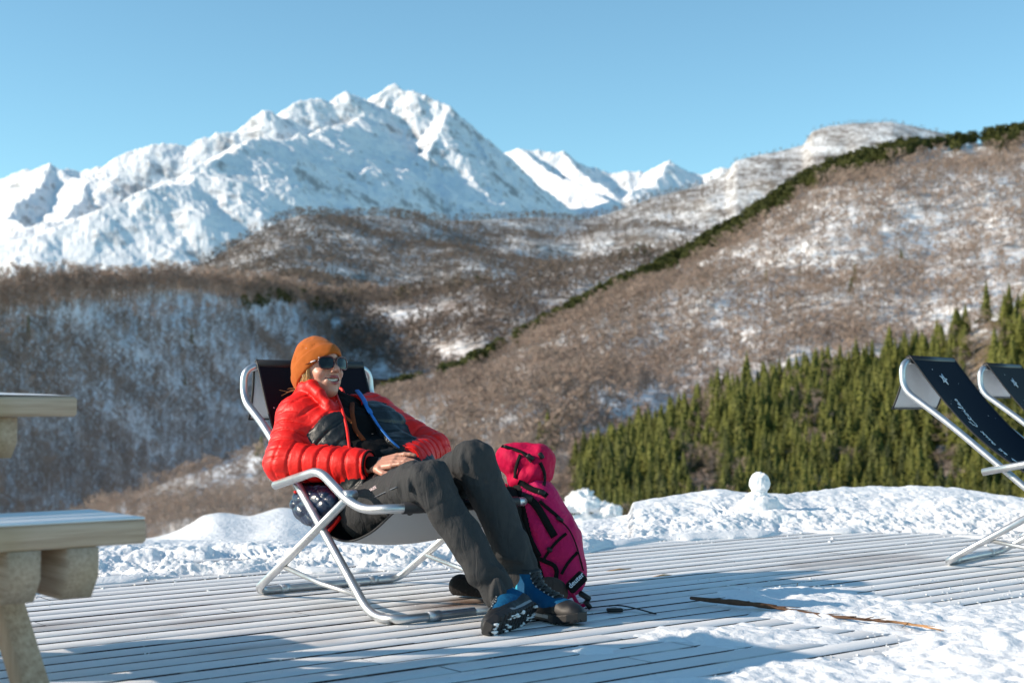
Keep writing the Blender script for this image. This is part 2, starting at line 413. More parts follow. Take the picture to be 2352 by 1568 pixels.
def M_twig(name, bark, twig):
    m = NT(name); a = m.n('ShaderNodeAttribute', attribute_name='part'); b = m.n('ShaderNodeAttribute', attribute_name='tone')
    g = m.n('ShaderNodeNewGeometry')
    c = m.mix(a.outputs['Fac'], bark, twig)
    h = m.n('ShaderNodeHueSaturation'); m.l(c, h.inputs['Color']); m.l(m.math('ADD', m.math('MULTIPLY', b.outputs['Fac'], .8), .6), h.inputs['Value'])
    m.col(h.outputs[0]).set(Roughness=.9); m.b.inputs['Specular IOR Level'].default_value = .15
    return m.m
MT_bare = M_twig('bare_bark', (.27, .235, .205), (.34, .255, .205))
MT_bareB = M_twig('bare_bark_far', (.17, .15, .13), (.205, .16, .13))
def M_needle(name, c0, c1):
    m = NT(name); a = m.n('ShaderNodeAttribute', attribute_name='part'); b = m.n('ShaderNodeAttribute', attribute_name='tone')
    o = m.n('ShaderNodeObjectInfo'); v = m.coord('Object')
    n = m.noise(v, 9, 2)
    f = m.math('ADD', m.math('MULTIPLY', b.outputs['Fac'], .45), m.math('MULTIPLY', o.outputs['Random'], .5)); f = m.math('ADD', f, m.math('MULTIPLY', n, .3))
    c = m.mix(m.val(f, .1, .95), c0, c1)
    m.col(m.mix(a.outputs['Fac'], (.09, .065, .05), c)).set(Roughness=.7); m.b.inputs['Specular IOR Level'].default_value = .25
    return m.m
MT_spruce = M_needle('spruce_needles', (.009, .018, .007), (.120, .125, .022))
MT_pine = M_needle('ridge_needles', (.034, .046, .013), (.13, .13, .032))

def soup_mesh(name, tmpl, pos, hgt, wid, rs, smooth=False):
    """many copies of template trees in one mesh (only for woods nobody could count)"""
    Vs, Qs, Ps, Ts = [], [], [], []; off = 0
    which = rs.randint(len(tmpl), size=len(pos))
    for k, (V, Q, Pp) in enumerate(tmpl):
        idx = np.where(which == k)[0]
        if not len(idx): continue
        a = rs.uniform(0, 6.28, len(idx)); c, s = np.cos(a)[:, None], np.sin(a)[:, None]; h = hgt[idx][:, None]; wd = wid[idx][:, None]
        x = (V[None, :, 0] * c - V[None, :, 1] * s) * h * wd + pos[idx, 0][:, None]
        y = (V[None, :, 0] * s + V[None, :, 1] * c) * h * wd + pos[idx, 1][:, None]
        z = V[None, :, 2] * h + pos[idx, 2][:, None]
        Vs.append(np.stack([x, y, z], -1).reshape(-1, 3))
        Qs.append((Q[None] + (np.arange(len(idx)) * len(V))[:, None, None]).reshape(-1, 4) + off)
        Ps.append(np.tile(Pp, len(idx))); Ts.append(np.clip(np.repeat(rs.normal(.5, .22, len(idx)), len(Q)) + rs.normal(0, .12, len(idx) * len(Q)), 0, 1))
        off += len(idx) * len(V)
    me = npmesh(name, np.concatenate(Vs), quads=np.concatenate(Qs), smooth=smooth)
    setattr_face(me, 'part', np.concatenate(Ps)); setattr_face(me, 'tone', np.concatenate(Ts))
    return me
def tmesh(name, T, seed=0):
    V, Q, P = T; me = npmesh(name, V, quads=Q, smooth=False); rs = np.random.RandomState(seed)
    setattr_face(me, 'part', P); setattr_face(me, 'tone', np.clip(rs.normal(.5, .2, len(Q)), 0, 1)); return me

def scatter(hname, u0, u1, n, rs, tmin=0, tmax=1.02, keep=None, vpow=1.0):
    """stratified points on a hill"""
    nu = int(math.sqrt(n * (u1 - u0) / 420.)) + 1; nt = max(2, int(n / nu))
    I, J = np.meshgrid(np.arange(nu), np.arange(nt), indexing='ij')
    fu = u0 + (u1 - u0) * (I + rs.uniform(0, 1, I.shape)) / nu; ft = tmin + (tmax - tmin) * ((J + rs.uniform(0, 1, I.shape)) / nt) ** vpow
    fu, ft = fu.ravel(), np.minimum(ft.ravel(), 1.0)
    if keep is not None:
        k = keep(fu, ft); fu, ft = fu[k], ft[k]
    return fu, ft, on_hill(hname, fu, ft)
def vis_v(P):
    d = P - CAM; yc = d[:, 1] * math.cos(TH) + d[:, 2] * math.sin(TH); zc = -d[:, 1] * math.sin(TH) + d[:, 2] * math.cos(TH)
    return CX + F * d[:, 0] / yc, CY - F * zc / yc, yc

LO = [bare_tree(s, 150, 7, .30, .014, .0085, .3) for s in range(5)]
LO2 = [bare_tree(s + 20, 80, 5, .36, .014, .019, .2) for s in range(5)]
HI = [bare_tree(s + 40, 300, 11, .30, .0125, .0034, .25) for s in range(5)]
SP = [spruce(s) for s in range(6)]
SPL = [spruce(s + 10, 12, 9, .19, 2) for s in range(4)]
PN = [pine(s) for s in range(4)]

rs = np.random.RandomState(5)
NEAR = []   # candidates for individual bare trees
def woods(tag_, hname, u0, u1, n, h0, h1, mat, tmpl, label, keep=None, tmin=0, wid=(1.0, 1.5), near_v=None, vpow=1.0):
    fu, ft, P = scatter(hname, u0, u1, n, rs, tmin, 1.02, keep, vpow)
    h = rs.uniform(h0, h1, len(P)) * np.where(rs.uniform(0, 1, len(P)) < .2, .7, 1.)
    w_ = rs.uniform(*wid, len(P))
    if hname == 'B': h = h * np.interp(fu, [400, 1500, 1750], [1, .85, .5])
    if hname == 'D': h = h * np.interp(fu, [60, 600, 1000, 1300], [.5, .55, .75, 1])
    P = P - [0, 0, .15]
    u, v, yc = vis_v(P)
    m = (u > -80) & (u < 2440) & (v < 1330)
    P, h, w_, yc = P[m], h[m], w_[m], yc[m]; u, v = u[m], v[m]
    if near_v is not None:
        k = near_v(u, v, yc)
        for p, a, b, y in zip(P[k], h[k], w_[k], yc[k]): NEAR.append((y, p, a, b))
        P, h, w_ = P[~k], h[~k], w_[~k]
    me = soup_mesh(tag_, tmpl, P, h, w_, rs)
    addobj('bare_woodland', me, mat, kind='stuff', label=label, category='woodland')

dn = lambda fu, ft, sc_, s: fbm(fu / sc_, ft * 6, 3, s)
# wooded far ridge
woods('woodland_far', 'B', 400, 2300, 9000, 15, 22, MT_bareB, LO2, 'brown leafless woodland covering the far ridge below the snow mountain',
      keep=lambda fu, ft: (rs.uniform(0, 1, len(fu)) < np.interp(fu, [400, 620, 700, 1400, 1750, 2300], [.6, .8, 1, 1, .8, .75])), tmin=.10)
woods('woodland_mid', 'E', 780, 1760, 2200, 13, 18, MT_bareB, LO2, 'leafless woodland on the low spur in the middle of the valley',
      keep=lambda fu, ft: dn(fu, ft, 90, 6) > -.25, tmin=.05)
woods('woodland_left', 'C', -150, 1240, 4600, 12, 18, MT_bare, LO, 'leafless woodland on the shaded snowy slope at the left',
      keep=lambda fu, ft: (rs.uniform(0, 1, len(fu)) < np.where((ft > .84) & (ft < .90), .4, np.interp(fu, [0, 450, 650], [.9, .92, 1]))) & ~((fu > 900) & (ft < .25) & (fu < 1100)),
      near_v=lambda u, v, y: (v > 985) | (y < 640), wid=(.62, .95))
woods('woodland_right', 'D', 60, 2420, 9500, 9, 14, MT_bare, LO, 'leafless pinkish brown woodland on the sunny slope at the right',
      keep=lambda fu, ft: (rs.uniform(0, 1, len(fu)) < np.clip(.74 + .40 * dn(fu, ft, 120, 9) + .35 * (ft > .8), .2, 1) * np.interp(fu, [100, 650, 760, 1100], [.28, .35, .7, 1]) * (ft < np.interp(fu, [880, 1200, 1400, 1560, 1900, 2352], [.96, .955, .94, .92, .93, .97]))),
      near_v=lambda u, v, y: (y < 330) | ((y < 420) & (u < 1350)), vpow=.85)
woods('woodland_crest', 'C', -150, 1240, 750, 12, 23, MT_bare, LO, 'brown leafless trees crowded along the crest of the shaded slope at the left', tmin=.93, wid=(1.0, 1.5))
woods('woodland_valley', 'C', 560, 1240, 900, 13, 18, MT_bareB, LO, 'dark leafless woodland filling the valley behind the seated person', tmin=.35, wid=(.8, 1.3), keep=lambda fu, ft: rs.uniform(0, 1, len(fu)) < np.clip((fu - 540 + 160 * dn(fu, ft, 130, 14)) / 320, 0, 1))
NEAR.sort(key=lambda q: q[0])
NEAR_ALL = NEAR
vis = [q for q in NEAR][:300]; rest = NEAR[300:]
HIM = [tmesh('leafless_tree', t, i) for i, t in enumerate(HI)]
for m_ in HIM: m_.materials.append(MT_bare)
for i, (y, p, a, b) in enumerate(vis):
    o = addobj('leafless_tree', HIM[i % 5]); o.location = p; o.scale = (a * b, a * b, a); o.rotation_euler.z = rs.uniform(0, 6.28)
    left = p[0] < -20 and y > 0
    o['label'] = 'grey brown leafless tree on the lower snowy slopes below the terrace'
    o['category'] = 'tree'; o['group'] = 'leafless trees on the lower slopes'
if rest:
    me = soup_mesh('woodland_low', HI, np.array([q[1] for q in rest]), np.array([q[2] for q in rest]), np.array([q[3] for q in rest]), rs)
    addobj('bare_woodland', me, MT_bare, kind='stuff', label='leafless trees filling the lower valley slopes', category='woodland')
print('near bare', len(NEAR), 'indiv', len(vis))

# conifers along the diagonal ridge of the sunny slope and on the spur behind it
CON = []
fu, ft, P = scatter('D', 880, 2420, 2600, rs, .86, 1.03, keep=lambda fu, ft: ft > 1 - np.interp(fu, [880, 1200, 1400, 1560, 1900, 2352], [.006, .022, .04, .065, .055, .03]) + .035 * fbm(fu / 45, ft, 3, 4))
for p in P: CON.append((p, rs.uniform(7, 12), rs.uniform(1.0, 1.4), 'r'))
fu, ft, P = scatter('E', 900, 1640, 260, rs, .8, 1.02, keep=lambda fu, ft: (ft > .93) & (fbm(fu / 70, 0 * fu, 2, 8) > -.15))
for p in P: CON.append((p, rs.uniform(8, 14), rs.uniform(.9, 1.2), 'r'))
fu, ft, P = scatter('C', 560, 830, 90, rs, .9, 1.02)
for p in P: CON.append((p, rs.uniform(10, 15), 1., 'r'))
def spot(hn, u_, v_):
    ts = np.linspace(0, 1, 200); q = on_hill(hn, np.full(200, float(u_)), ts); vv = vis_v(q)[1]; k = int(np.argmin(np.abs(vv - v_))); return q[k] - [0, 0, .2]
for hn, u_, v_, h_, w__ in [('C', 65, 775, 15, .9), ('C', 440, 788, 13, .9), ('C', 425, 882, 10, .9), ('C', 690, 640, 12, 1.), ('D', 1258, 1032, 13, 1.7), ('D', 1240, 1036, 10, 1.6), ('D', 1276, 1028, 11, 1.6), ('D', 1100, 1012, 6.5, 1.1), ('D', 1022, 990, 6, 1.1), ('D', 1212, 1020, 5, 1.2),
        ('D', 1963, 650, 12, 1.3), ('D', 1955, 672, 9, 1.5), ('D', 1760, 648, 9, .9), ('D', 1837, 628, 6, 1.6), ('D', 2070, 592, 6, 1.6), ('D', 600, 1040, 7, 1.5), ('D', 590, 1046, 5, 1.5), ('B', 1465, 585, 32, .8)]:
    CON.append((spot(hn, u_, v_), h_, w__, 's'))
# dense stand behind the snowbank
fu, ft, P = scatter('F', 1292, 2600, 2100, rs, .03, 1.02, keep=lambda fu, ft: (fbm(fu / 90, ft * 3.2, 3, 31) < .72) & (fu > 1315))
P = P - [0, 0, .2]; u, v, yc = vis_v(P); m = (u < 2480)
ST = [(p, 6 + 9 * rs.beta(1.6, 1.8), rs.uniform(1.15, 2.0), 'f', y) for p, y in zip(P[m], yc[m])]
fu, ft, P = scatter('F', 1300, 2600, 420, rs, .03, .97, keep=lambda fu, ft: fbm(fu / 90, ft * 3.2, 3, 31) > .22)
for p in P: NEAR.append((0, p, 0, 0))
BR = [(p, rs.uniform(7, 11), rs.uniform(1., 1.4)) for p in P]
ALLC = [(q[0], q[1], q[2], q[3], vis_v(q[0][None])[2][0]) for q in CON] + ST
ALLC.sort(key=lambda q: -q[1] / q[4])
SPM = [tmesh('spruce', t, i) for i, t in enumerate(SP)]
for m_ in SPM: m_.materials.append(MT_spruce)
PNM = [tmesh('pine', t, i) for i, t in enumerate(PN)]
for m_ in PNM: m_.materials.append(MT_pine)
restS, restP = [], []
for i, (p, a, b, kd, y) in enumerate(ALLC):
    if i < 300:
        if kd == 'r':
            o = addobj('conifer', PNM[i % 4]); lab = 'dark conifer in the band along the far diagonal ridge'; g = 'conifers along the ridge'
        elif kd == 's':
            o = addobj('conifer', SPM[i % 6]); lab = 'single dark conifer standing among leafless trees on the snowy slope'; g = 'lone conifers on the slopes'
        else:
            o = addobj('spruce', SPM[i % 6]); lab = 'olive green spruce in the dense stand behind the snowbank'; g = 'spruces behind the snowbank'
        o.location = p; o.scale = (a * b, a * b, a); o.rotation_euler.z = rs.uniform(0, 6.28)
        o['label'] = lab; o['category'] = 'tree'; o['group'] = g
    else: (restP if kd == 'r' else restS).append((p, a, b))
for nm, lst, T, mt, lab in (('spruce_wood', restS, SPL, MT_spruce, 'upper rows of the dense spruce stand at the right'), ('conifer_wood', restP, PN, MT_pine, 'dark band of conifers following the diagonal ridge')):
    if lst:
        me = soup_mesh(nm, T, np.array([q[0] for q in lst]), np.array([q[1] for q in lst]), np.array([q[2] for q in lst]), rs)
        addobj(nm, me, mt, kind='stuff', label=lab, category='woodland')
if BR:
    me = soup_mesh('bare', HI, np.array([q[0] for q in BR]), np.array([q[1] for q in BR]), np.array([q[2] for q in BR]), rs)
    addobj('bare_woodland', me, MT_bare, kind='stuff', label='leafless brown trees in the gaps of the spruce stand', category='woodland')
print('conifers', len(ALLC), 'brown', len(BR))
# ================================================================== NEAR GROUND
O1 = np.array([-.9065, 5.0883]); EX = np.array([.6259, -.7799]); EY = np.array([.7799, .6259])
def P1(a, b, z): return np.array([*(O1 + EX * a + EY * b), z])
D = EY; N = np.array([-EY[1], EY[0]])       # board direction and across
MB_snow = M_snow('snow', 1., bump=.55, bd=.012)
# --- deck of boards
def M_deck():
    m = NT('frosted_deck'); c = m.n('ShaderNodeTexCoord')
    mp = m.n('ShaderNodeMapping'); mp.inputs['Rotation'].default_value = (0, 0, -math.atan2(D[1], D[0])); m.l(c.outputs['Object'], mp.inputs[0])
    st = m.n('ShaderNodeMapping'); st.inputs['Scale'].default_value = (1.2, 9, 9); m.l(mp.outputs[0], st.inputs[0])
    fine = m.n('ShaderNodeMapping'); fine.inputs['Scale'].default_value = (5, 60, 60); m.l(mp.outputs[0], fine.inputs[0])
    grain = m.noise(fine.outputs[0], 1.2, 5, .65); wd = m.noise(st.outputs[0], 1.0, 5, .6)
    big = m.noise(mp.outputs[0], 1.3, 3)
    spark = m.noise(mp.outputs[0], 260, 2, .7)
    wood = m.mix(grain, (.10, .055, .03), (.30, .17, .09))
    f = m.math('ADD', m.math('MULTIPLY', wd, .62), m.math('MULTIPLY', big, .38))
    frost = m.val(f, .18, .33)
    at = m.n('ShaderNodeAttribute', attribute_name='tone')
    frost = m.math('MULTIPLY', frost, m.math('SUBTRACT', 1., m.math('MULTIPLY', at.outputs['Fac'], .16)))
    wet = m.n('ShaderNodeAttribute', attribute_name='wet')
    frost = m.math('MULTIPLY', frost, m.math('SUBTRACT', 1., wet.outputs['Fac']))
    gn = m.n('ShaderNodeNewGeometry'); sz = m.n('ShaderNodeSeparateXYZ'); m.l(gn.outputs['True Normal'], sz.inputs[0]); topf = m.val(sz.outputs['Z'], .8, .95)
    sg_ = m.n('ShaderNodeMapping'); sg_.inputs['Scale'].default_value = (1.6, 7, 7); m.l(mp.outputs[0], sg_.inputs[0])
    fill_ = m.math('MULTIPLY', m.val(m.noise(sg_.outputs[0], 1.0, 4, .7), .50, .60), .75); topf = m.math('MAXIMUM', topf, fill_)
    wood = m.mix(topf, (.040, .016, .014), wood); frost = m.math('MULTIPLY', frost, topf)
    fc = m.mix(spark, (.70, .73, .75), (.88, .90, .92))
    m.col(m.mix(m.math('MULTIPLY', frost, .93), wood, fc))
    m.l(m.mix(frost, (.25, .25, .25), (.62, .62, .62)), m.b.inputs['Roughness'])
    m.bump(m.math('ADD', spark, m.math('MULTIPLY', grain, .6)), .35, .004); return m.m
def deck():
    V, Q, T, W = [], [], [], []; pitch, gap = .108, .0105; rs_ = np.random.RandomState(3)
    wetc = atz(1092, 1383)[:2]
    wet2 = atz(520, 1420)[:2]; wet3 = atz(1960, 1290)[:2]
    for k in range(-6, 92):
        q0 = k * pitch + .02; s = -5.0 + rs_.uniform(0, 3)
        while s < 10.5:
            L = rs_.choice([2.4, 3.0, 3.6]); dz = rs_.uniform(-.0012, .0012); tone = rs_.uniform(0, 1); jw = rs_.uniform(-.0012, .0012)
            ns = int(L / .1); ss = np.linspace(s, s + L - .004, ns + 1)
            prof = [(0, -.028), (0, -.0034), (.0022, 0), (pitch - gap - .003 + jw, 0), (pitch - gap + jw, -.003), (pitch - gap + jw, -.028)]
            base = len(V)
            for a in ss:
                for b, z in prof:
                    p = D * a + N * (q0 + b); V.append((p[0], p[1], z + dz))
            m_ = len(prof)
            for i in range(ns):
                for j in range(m_ - 1):
                    Q.append((base + i * m_ + j, base + (i + 1) * m_ + j, base + (i + 1) * m_ + j + 1, base + i * m_ + j + 1)); T.append(tone)
            s += L
    V = np.array(V)
    # boards stop under the snowbank
    Qa = np.array(Q); cq = V[Qa].mean(1); uq = CX + F * cq[:, 0] / np.maximum(cq[:, 1], .5)
    lim = 3266.7 * .68 / (interp(uq, [(-400,1420),(-100,1390),(70,1364),(190,1339),(350,1326),(600,1311),(1000,1306),(1351,1266),(1526,1238),(1851,1222),(2176,1228),(2352,1243),(2700,1265)]) - 928) + .55
    kq = cq[:, 1] < lim; Q = Qa[kq]; T = np.array(T)[kq]
    me = npmesh('deck', V, quads=Q, smooth=False)
    setattr_face(me, 'tone', T)
    def blob(c, la, lb, s):
        d = V[:, :2] - c; a = d @ D / la; b = d @ N / lb
        return np.clip(1.3 - np.hypot(a, b) + .5 * vn2(V[:, 0] * 9, V[:, 1] * 9, s), 0, 1)
    wv = np.maximum.reduce([np.clip(1.8 * blob(wetc, .24, .11, 1), 0, 1), .5 * blob(wet2, .5, .08, 2), .4 * blob(wet3, .5, .2, 3), .8 * blob(atz(100, 1440)[:2], .4, .07, 4), .5 * blob(atz(560, 1485)[:2], .35, .06, 5)])
    setattr_pt(me, 'wet', wv)
    addobj('deck', me, M_deck(), kind='structure')
    # dark sheet below the boards; its colour paints the shade in the gaps
    c = [D * a + N * b for a, b in ((-5, -.6), (9.5, -.6), (7.5, 3.6), (-.9, 4.5), (-5, 4.4))]
    bm = bmesh.new(); bm.faces.new([bm.verts.new((p[0], p[1], -.16)) for p in c]); me = bpy.data.meshes.new('gap_shade_sheet'); bm.to_mesh(me); bm.free()
    addobj('ground', me, simple('gap_shade', (.035, .022, .018), .9), kind='structure')
deck()

# --- snowbank along the far edge of the deck
EDGE = [(-400,1420),(-100,1390),(70,1364),(190,1339),(350,1326),(475,1319),(600,1311),(850,1309),(1000,1306),(1200,1290),(1351,1266),(1401,1251),(1526,1238),(1676,1232),(1851,1222),(1976,1221),(2176,1228),(2301,1237),(2352,1243),(2700,1265)]
CREST = [(-400,1238,6.6),(200,1238,6.9),(400,1236,7.2),(620,1232,7.3),(800,1240,7.4),(1000,1235,7.5),(1200,1222,7.8),(1300,1205,7.9),(1340,1192,8.0),(1440,1180,8.2),(1452,1152,8.5),(1500,1142,8.6),(1600,1128,8.8),(1650,1121,8.8),(1700,1126,8.8),(1800,1131,8.8),(1850,1127,9),(1930,1113,9.2),(2000,1110,9.3),(2150,1112,9.3),(2230,1122,9.2),(2352,1140,9),(2700,1150,9)]
def bank():
    nu, nv = 1150, 330
    uu = np.linspace(-380, 2680, nu)
    Yb = 3266.7 * .68 / (interp(uu, EDGE) - 928)
    C_ = np.array(CREST, float); vc = np.interp(uu, C_[:, 0], C_[:, 1]); Yc = np.interp(uu, C_[:, 0], C_[:, 2])
    Zc = aty_arr(uu, vc, Yc)
    t = np.concatenate([np.linspace(0, 1, 240) ** 1.15, 1 + np.linspace(0, 1, nv - 240 + 1)[1:] ** 1.5 * 2.2])
    Tm, U = np.meshgrid(t, uu, indexing='xy')
    Yb_, Yc_, Zc_ = Yb[:, None], Yc[:, None], Zc[:, None]
    Y = Yb_ + (Yc_ - Yb_) * np.minimum(Tm, 1) + np.maximum(Tm - 1, 0) * 3.0
    X = (U - CX) / F * Y * 1.0
    Y = Y - .03 + .07 * fbm(X * 4, 0 * X, 3, 70) * np.clip(1 - Tm * 3, 0, 1)
    s = np.clip(Tm, 0, 1)
    low = .022 * np.clip(s / .05, 0, 1) ** .5
    z = low + (Zc_ - .03) * (s ** 1.35)
    dY = (Y - Yb_)
    env = np.clip(dY / .12, 0, 1) * (1 - .35 * np.clip((Tm - .8) * 4, 0, 1))
    lump = .034 * fbm(X * 2.6, Y * 3.4, 3, 41) + .024 * np.abs(fbm(X * 8, Y * 9, 2, 51, .5)) + .009 * np.abs(vn2(X * 21, Y * 23, 55)) + .006 * fbm(X * 48, Y * 50, 2, 61)
    rough = np.clip(1.25 - s * .9, .35, 1) * np.where(U < 1250, 1.15, 1)
    z = z + env * rough * (lump - .02)
    # boot tracks
    for (u_, v_, ang) in ((890, 1268, .2), (600, 1262, .5), (1700, 1195, .3)):
        c = atz(u_, v_, .02)[:2]; dx, dy = X - c[0], Y - c[1]; a = dx * math.cos(ang) + dy * math.sin(ang); b = -dx * math.sin(ang) + dy * math.cos(ang)
        msk = np.clip(2.2 - 2 * np.maximum(np.abs(a) / .16, np.abs(b) / .16), 0, 1)
        z = z - msk * (.012 + .010 * np.sin(a * 2 * math.pi / .032))
    z = z - np.where(Tm > 1, (Tm - 1) ** 1.3 * .95, 0)
    z[:, 0] = -.03
    me = npmesh('snowbank', np.stack([X, Y, z], -1).reshape(-1, 3), quads=gridquads(nu, len(t))[:, ::-1])
    addobj('snowbank', me, MB_snow, kind='structure')
def aty_arr(u, v, Y):
    d = ray(u, v); return H + d[..., 2] * (Y / d[..., 1])
bank()
# crumbs of snow scattered on the bank foot and the deck
def crumbs():
    rs_ = np.random.RandomState(8); V, Q = [], []
    def chunk(c, r):
        b = len(V); dirs = [(1,0,0),(0,1,0),(-1,0,0),(0,-1,0),(0,0,1),(0,0,-1)]
        for d in dirs: V.append(np.array(c) + np.array(d) * r * rs_.uniform(.5, 1.4) * [1, 1, .6] + rs_.normal(0, .35 * r, 3) * [1, 1, .4])
        for i in range(4): Q.append((b + i, b + (i + 1) % 4, b + 4)); Q.append((b + (i + 1) % 4, b + i, b + 5))
    for k in range(900):
        u = rs_.uniform(0, 2380); vb = float(interp(u, EDGE)); v = vb + rs_.exponential(7) * rs_.choice([1, -4])
        if v < vb - 75: continue
        p = atz(u, v, .012 if v < vb else .0); s = np.clip((vb - v) / 80, 0, 1)
        r = rs_.uniform(.002, .006) * (2.2 if rs_.uniform() < .06 else 1)
        chunk((p[0], p[1], (.02 + .02 * s if v < vb else r * .4)), r)
    for k in range(1100):
        u, v = rs_.uniform(1250, 2360), rs_.uniform(1330, 1568); p = atz(u, v)
        if fbm(p[0] * 1.1, p[1] * 1.1, 3, 81) + (u - 1500) / 900 + (v - 1430) / 400 > .35: chunk((p[0], p[1], .004), rs_.uniform(.002, .0065))
    for k in range(260):
        u, v = rs_.uniform(0, 2360), rs_.uniform(1300, 1568); p = atz(u, v); chunk((p[0], p[1], .001), rs_.uniform(.0015, .004))
    me = npmesh('snow_crumbs', V, tris=Q, smooth=False)
    addobj('snow_crumbs', me, MB_snow, kind='stuff', label='small crumbs of snow scattered over the frosted deck', category='snow')
crumbs()
# --- crusty snow left lying on the deck, front right
def patch():
    xs = np.arange(.05, 3.9, .0085); ys = np.arange(3.15, 6.0, .0095)
    X, Y = np.meshgrid(xs, ys, indexing='ij')
    u = CX + F * X / Y; v = 928 + F * .68 / Y
    def poly_sd(pts):
        pts = np.array(pts, float); inside = np.zeros(u.shape, bool); dmin = np.full(u.shape, 1e9)
        for (x0, y0), (x1, y1) in zip(pts, np.roll(pts, -1, 0)):
            cnd = ((y0 > v) != (y1 > v)) & (u < (x1 - x0) * (v - y0) / (y1 - y0 + 1e-9) + x0); inside ^= cnd
            ex_, ey_ = x1 - x0, (y1 - y0) * 2.6; t = np.clip(((u - x0) * ex_ + (v - y0) * 2.6 * ey_) / (ex_ ** 2 + ey_ ** 2), 0, 1)
            dmin = np.minimum(dmin, np.hypot(u - x0 - t * ex_, (v - y0) * 2.6 - t * ey_))
        return np.where(inside, dmin, -dmin)
    A = poly_sd([(1640,1352),(1760,1340),(1930,1345),(2000,1360),(2170,1385),(2352,1378),(2600,1380),(2600,1700),(1900,1700),(1980,1580),(2080,1520),(1990,1488),(2100,1462),(1900,1440),(1750,1418),(1640,1385)])
    B = poly_sd([(1440,1455),(1500,1428),(1620,1430),(1700,1420),(1900,1440),(2010,1470),(1900,1482),(1700,1490),(1540,1480)])
    C_ = poly_sd([(1180,1700),(1330,1568),(1500,1548),(1650,1540),(1760,1510),(1880,1500),(2020,1500),(2300,1560),(2300,1700)])
    Dd = poly_sd([(1290,1480),(1330,1470),(1440,1478),(1420,1500),(1330,1505)])
    m = np.maximum.reduce([A / 60, B / 70 - .12, C_ / 60 - .05, Dd / 60 - .3])
    n = fbm(X * 5, Y * 5, 4, 91); n2 = fbm(X * 22, Y * 22, 3, 95)
    z = .012 * np.tanh(m * 1.6 + n * .35) + .0075 * np.clip(m + .4, 0, 1) * n2 + .010 * np.clip(m, 0, 1) * np.abs(n) - .003
    fr = np.clip((u - 2000) / 300, 0, 1) * np.clip((v - 1440) / 80, 0, 1)
    z = z + fr * (.035 + .03 * np.abs(fbm(X * 3, Y * 3, 3, 97)) + .014 * ridged(X * 10, Y * 10, 3, 98) * .5) 
    q = gridquads(len(xs), len(ys))[:, ::-1]; zf = z.ravel()
    q = q[(zf[q].max(1) > -.004)]
    used = np.unique(q); mp = np.full(len(zf), -1); mp[used] = np.arange(len(used))
    co = np.stack([X, Y, z], -1).reshape(-1, 3)[used]
    me = npmesh('snow_cover', co, quads=mp[q]); addobj('snow_patch', me, MB_snow, kind='structure')
patch()
# --- slope falling away from the terrace, with the blurred mounds just below it
def field():
    nu, nr = 520, 260
    uu = np.linspace(-700, 3000, nu); Rr = 8.2 * (330 / 8.2) ** np.linspace(0, 1, nr)
    U, R = np.meshgrid(uu, Rr, indexing='ij'); X = (U - CX) / F * R; Y = R
    z = -.55 - .185 * (R - 8) + np.clip(R - 120, 0, None) * .03
    def bump(u, Y0, su, sY, h): return h * np.exp(-(((U - u) / su) ** 2) - ((R - Y0) / sY) ** 2)
    z = z + .09 * np.clip(R / 15, 0, 3) * fbm(X / 1.5, Y / 1.5, 4, 12)
    z = np.maximum(z, -.40 - .04 * (R - 8) + bump(655, 14, 95, 2.4, .26) + bump(500, 13.6, 85, 2.0, .25) + bump(800, 15, 120, 2.2, .16) + .02 * fbm(X * 3, Y * 3, 3, 14) - np.clip(R - 14, 0, 999) * .5 - np.clip(np.abs(U - 620) - 300, 0, 9999) * .01)
    me = npmesh('snow_slope', np.stack([X, Y, z], -1).reshape(-1, 3), quads=gridquads(nu, nr)[:, ::-1])
    addobj('snow_field', me, M_snow('snow_slope', .3, bump=.4, bd=.1), kind='structure')
field()

# ================================================================== TUBES, BOXES
def fillet(pts, rads, seg=7):
    """polyline with rounded corners"""
    pts = [np.array(p, float) for p in pts]; out = [pts[0]]
    for i in range(1, len(pts) - 1):
        r = rads[i] if hasattr(rads, '__len__') else rads
        a, b, c = pts[i - 1], pts[i], pts[i + 1]; la, lc = np.linalg.norm(a - b), np.linalg.norm(c - b)
        t = min(r, la * .49, lc * .49)
        if t < 1e-4: out.append(b); continue
        p, q = b + (a - b) / la * t, b + (c - b) / lc * t
        for k in range(seg + 1):
            s = k / seg; out.append((1 - s) ** 2 * p + 2 * s * (1 - s) * b + s * s * q)
    out.append(pts[-1]); return out
def tube(pts, r, sides=14, cap=True, flat=None):
    """swept tube -> verts, quads, tris ; r scalar or list"""
    pts = np.array(pts, float); n = len(pts); rr = np.broadcast_to(np.asarray(r, float), (n,))
    T = np.gradient(pts, axis=0); T /= np.linalg.norm(T, axis=1)[:, None] + 1e-12
    up = np.array([0, 0, 1.]) if abs(T[0][2]) < .9 else np.array([1., 0, 0])
    u_ = np.cross(T[0], up); u_ /= np.linalg.norm(u_); V = []
    for i in range(n):
        u_ = u_ - T[i] * (u_ @ T[i]); u_ /= np.linalg.norm(u_) + 1e-12; w_ = np.cross(T[i], u_)
        for k in range(sides):
            a = 2 * math.pi * k / sides; V.append(pts[i] + rr[i] * (math.cos(a) * u_ + (flat or 1) * math.sin(a) * w_))
    Q = [(i * sides + k, i * sides + (k + 1) % sides, (i + 1) * sides + (k + 1) % sides, (i + 1) * sides + k) for i in range(n - 1) for k in range(sides)]
    Tt = []
    if cap:
        V += [pts[0], pts[-1]]; a, b = len(V) - 2, len(V) - 1
        for k in range(sides):
            Tt.append((a, (k + 1) % sides, k)); Tt.append((b, (n - 1) * sides + k, (n - 1) * sides + (k + 1) % sides))
    return V, Q, Tt
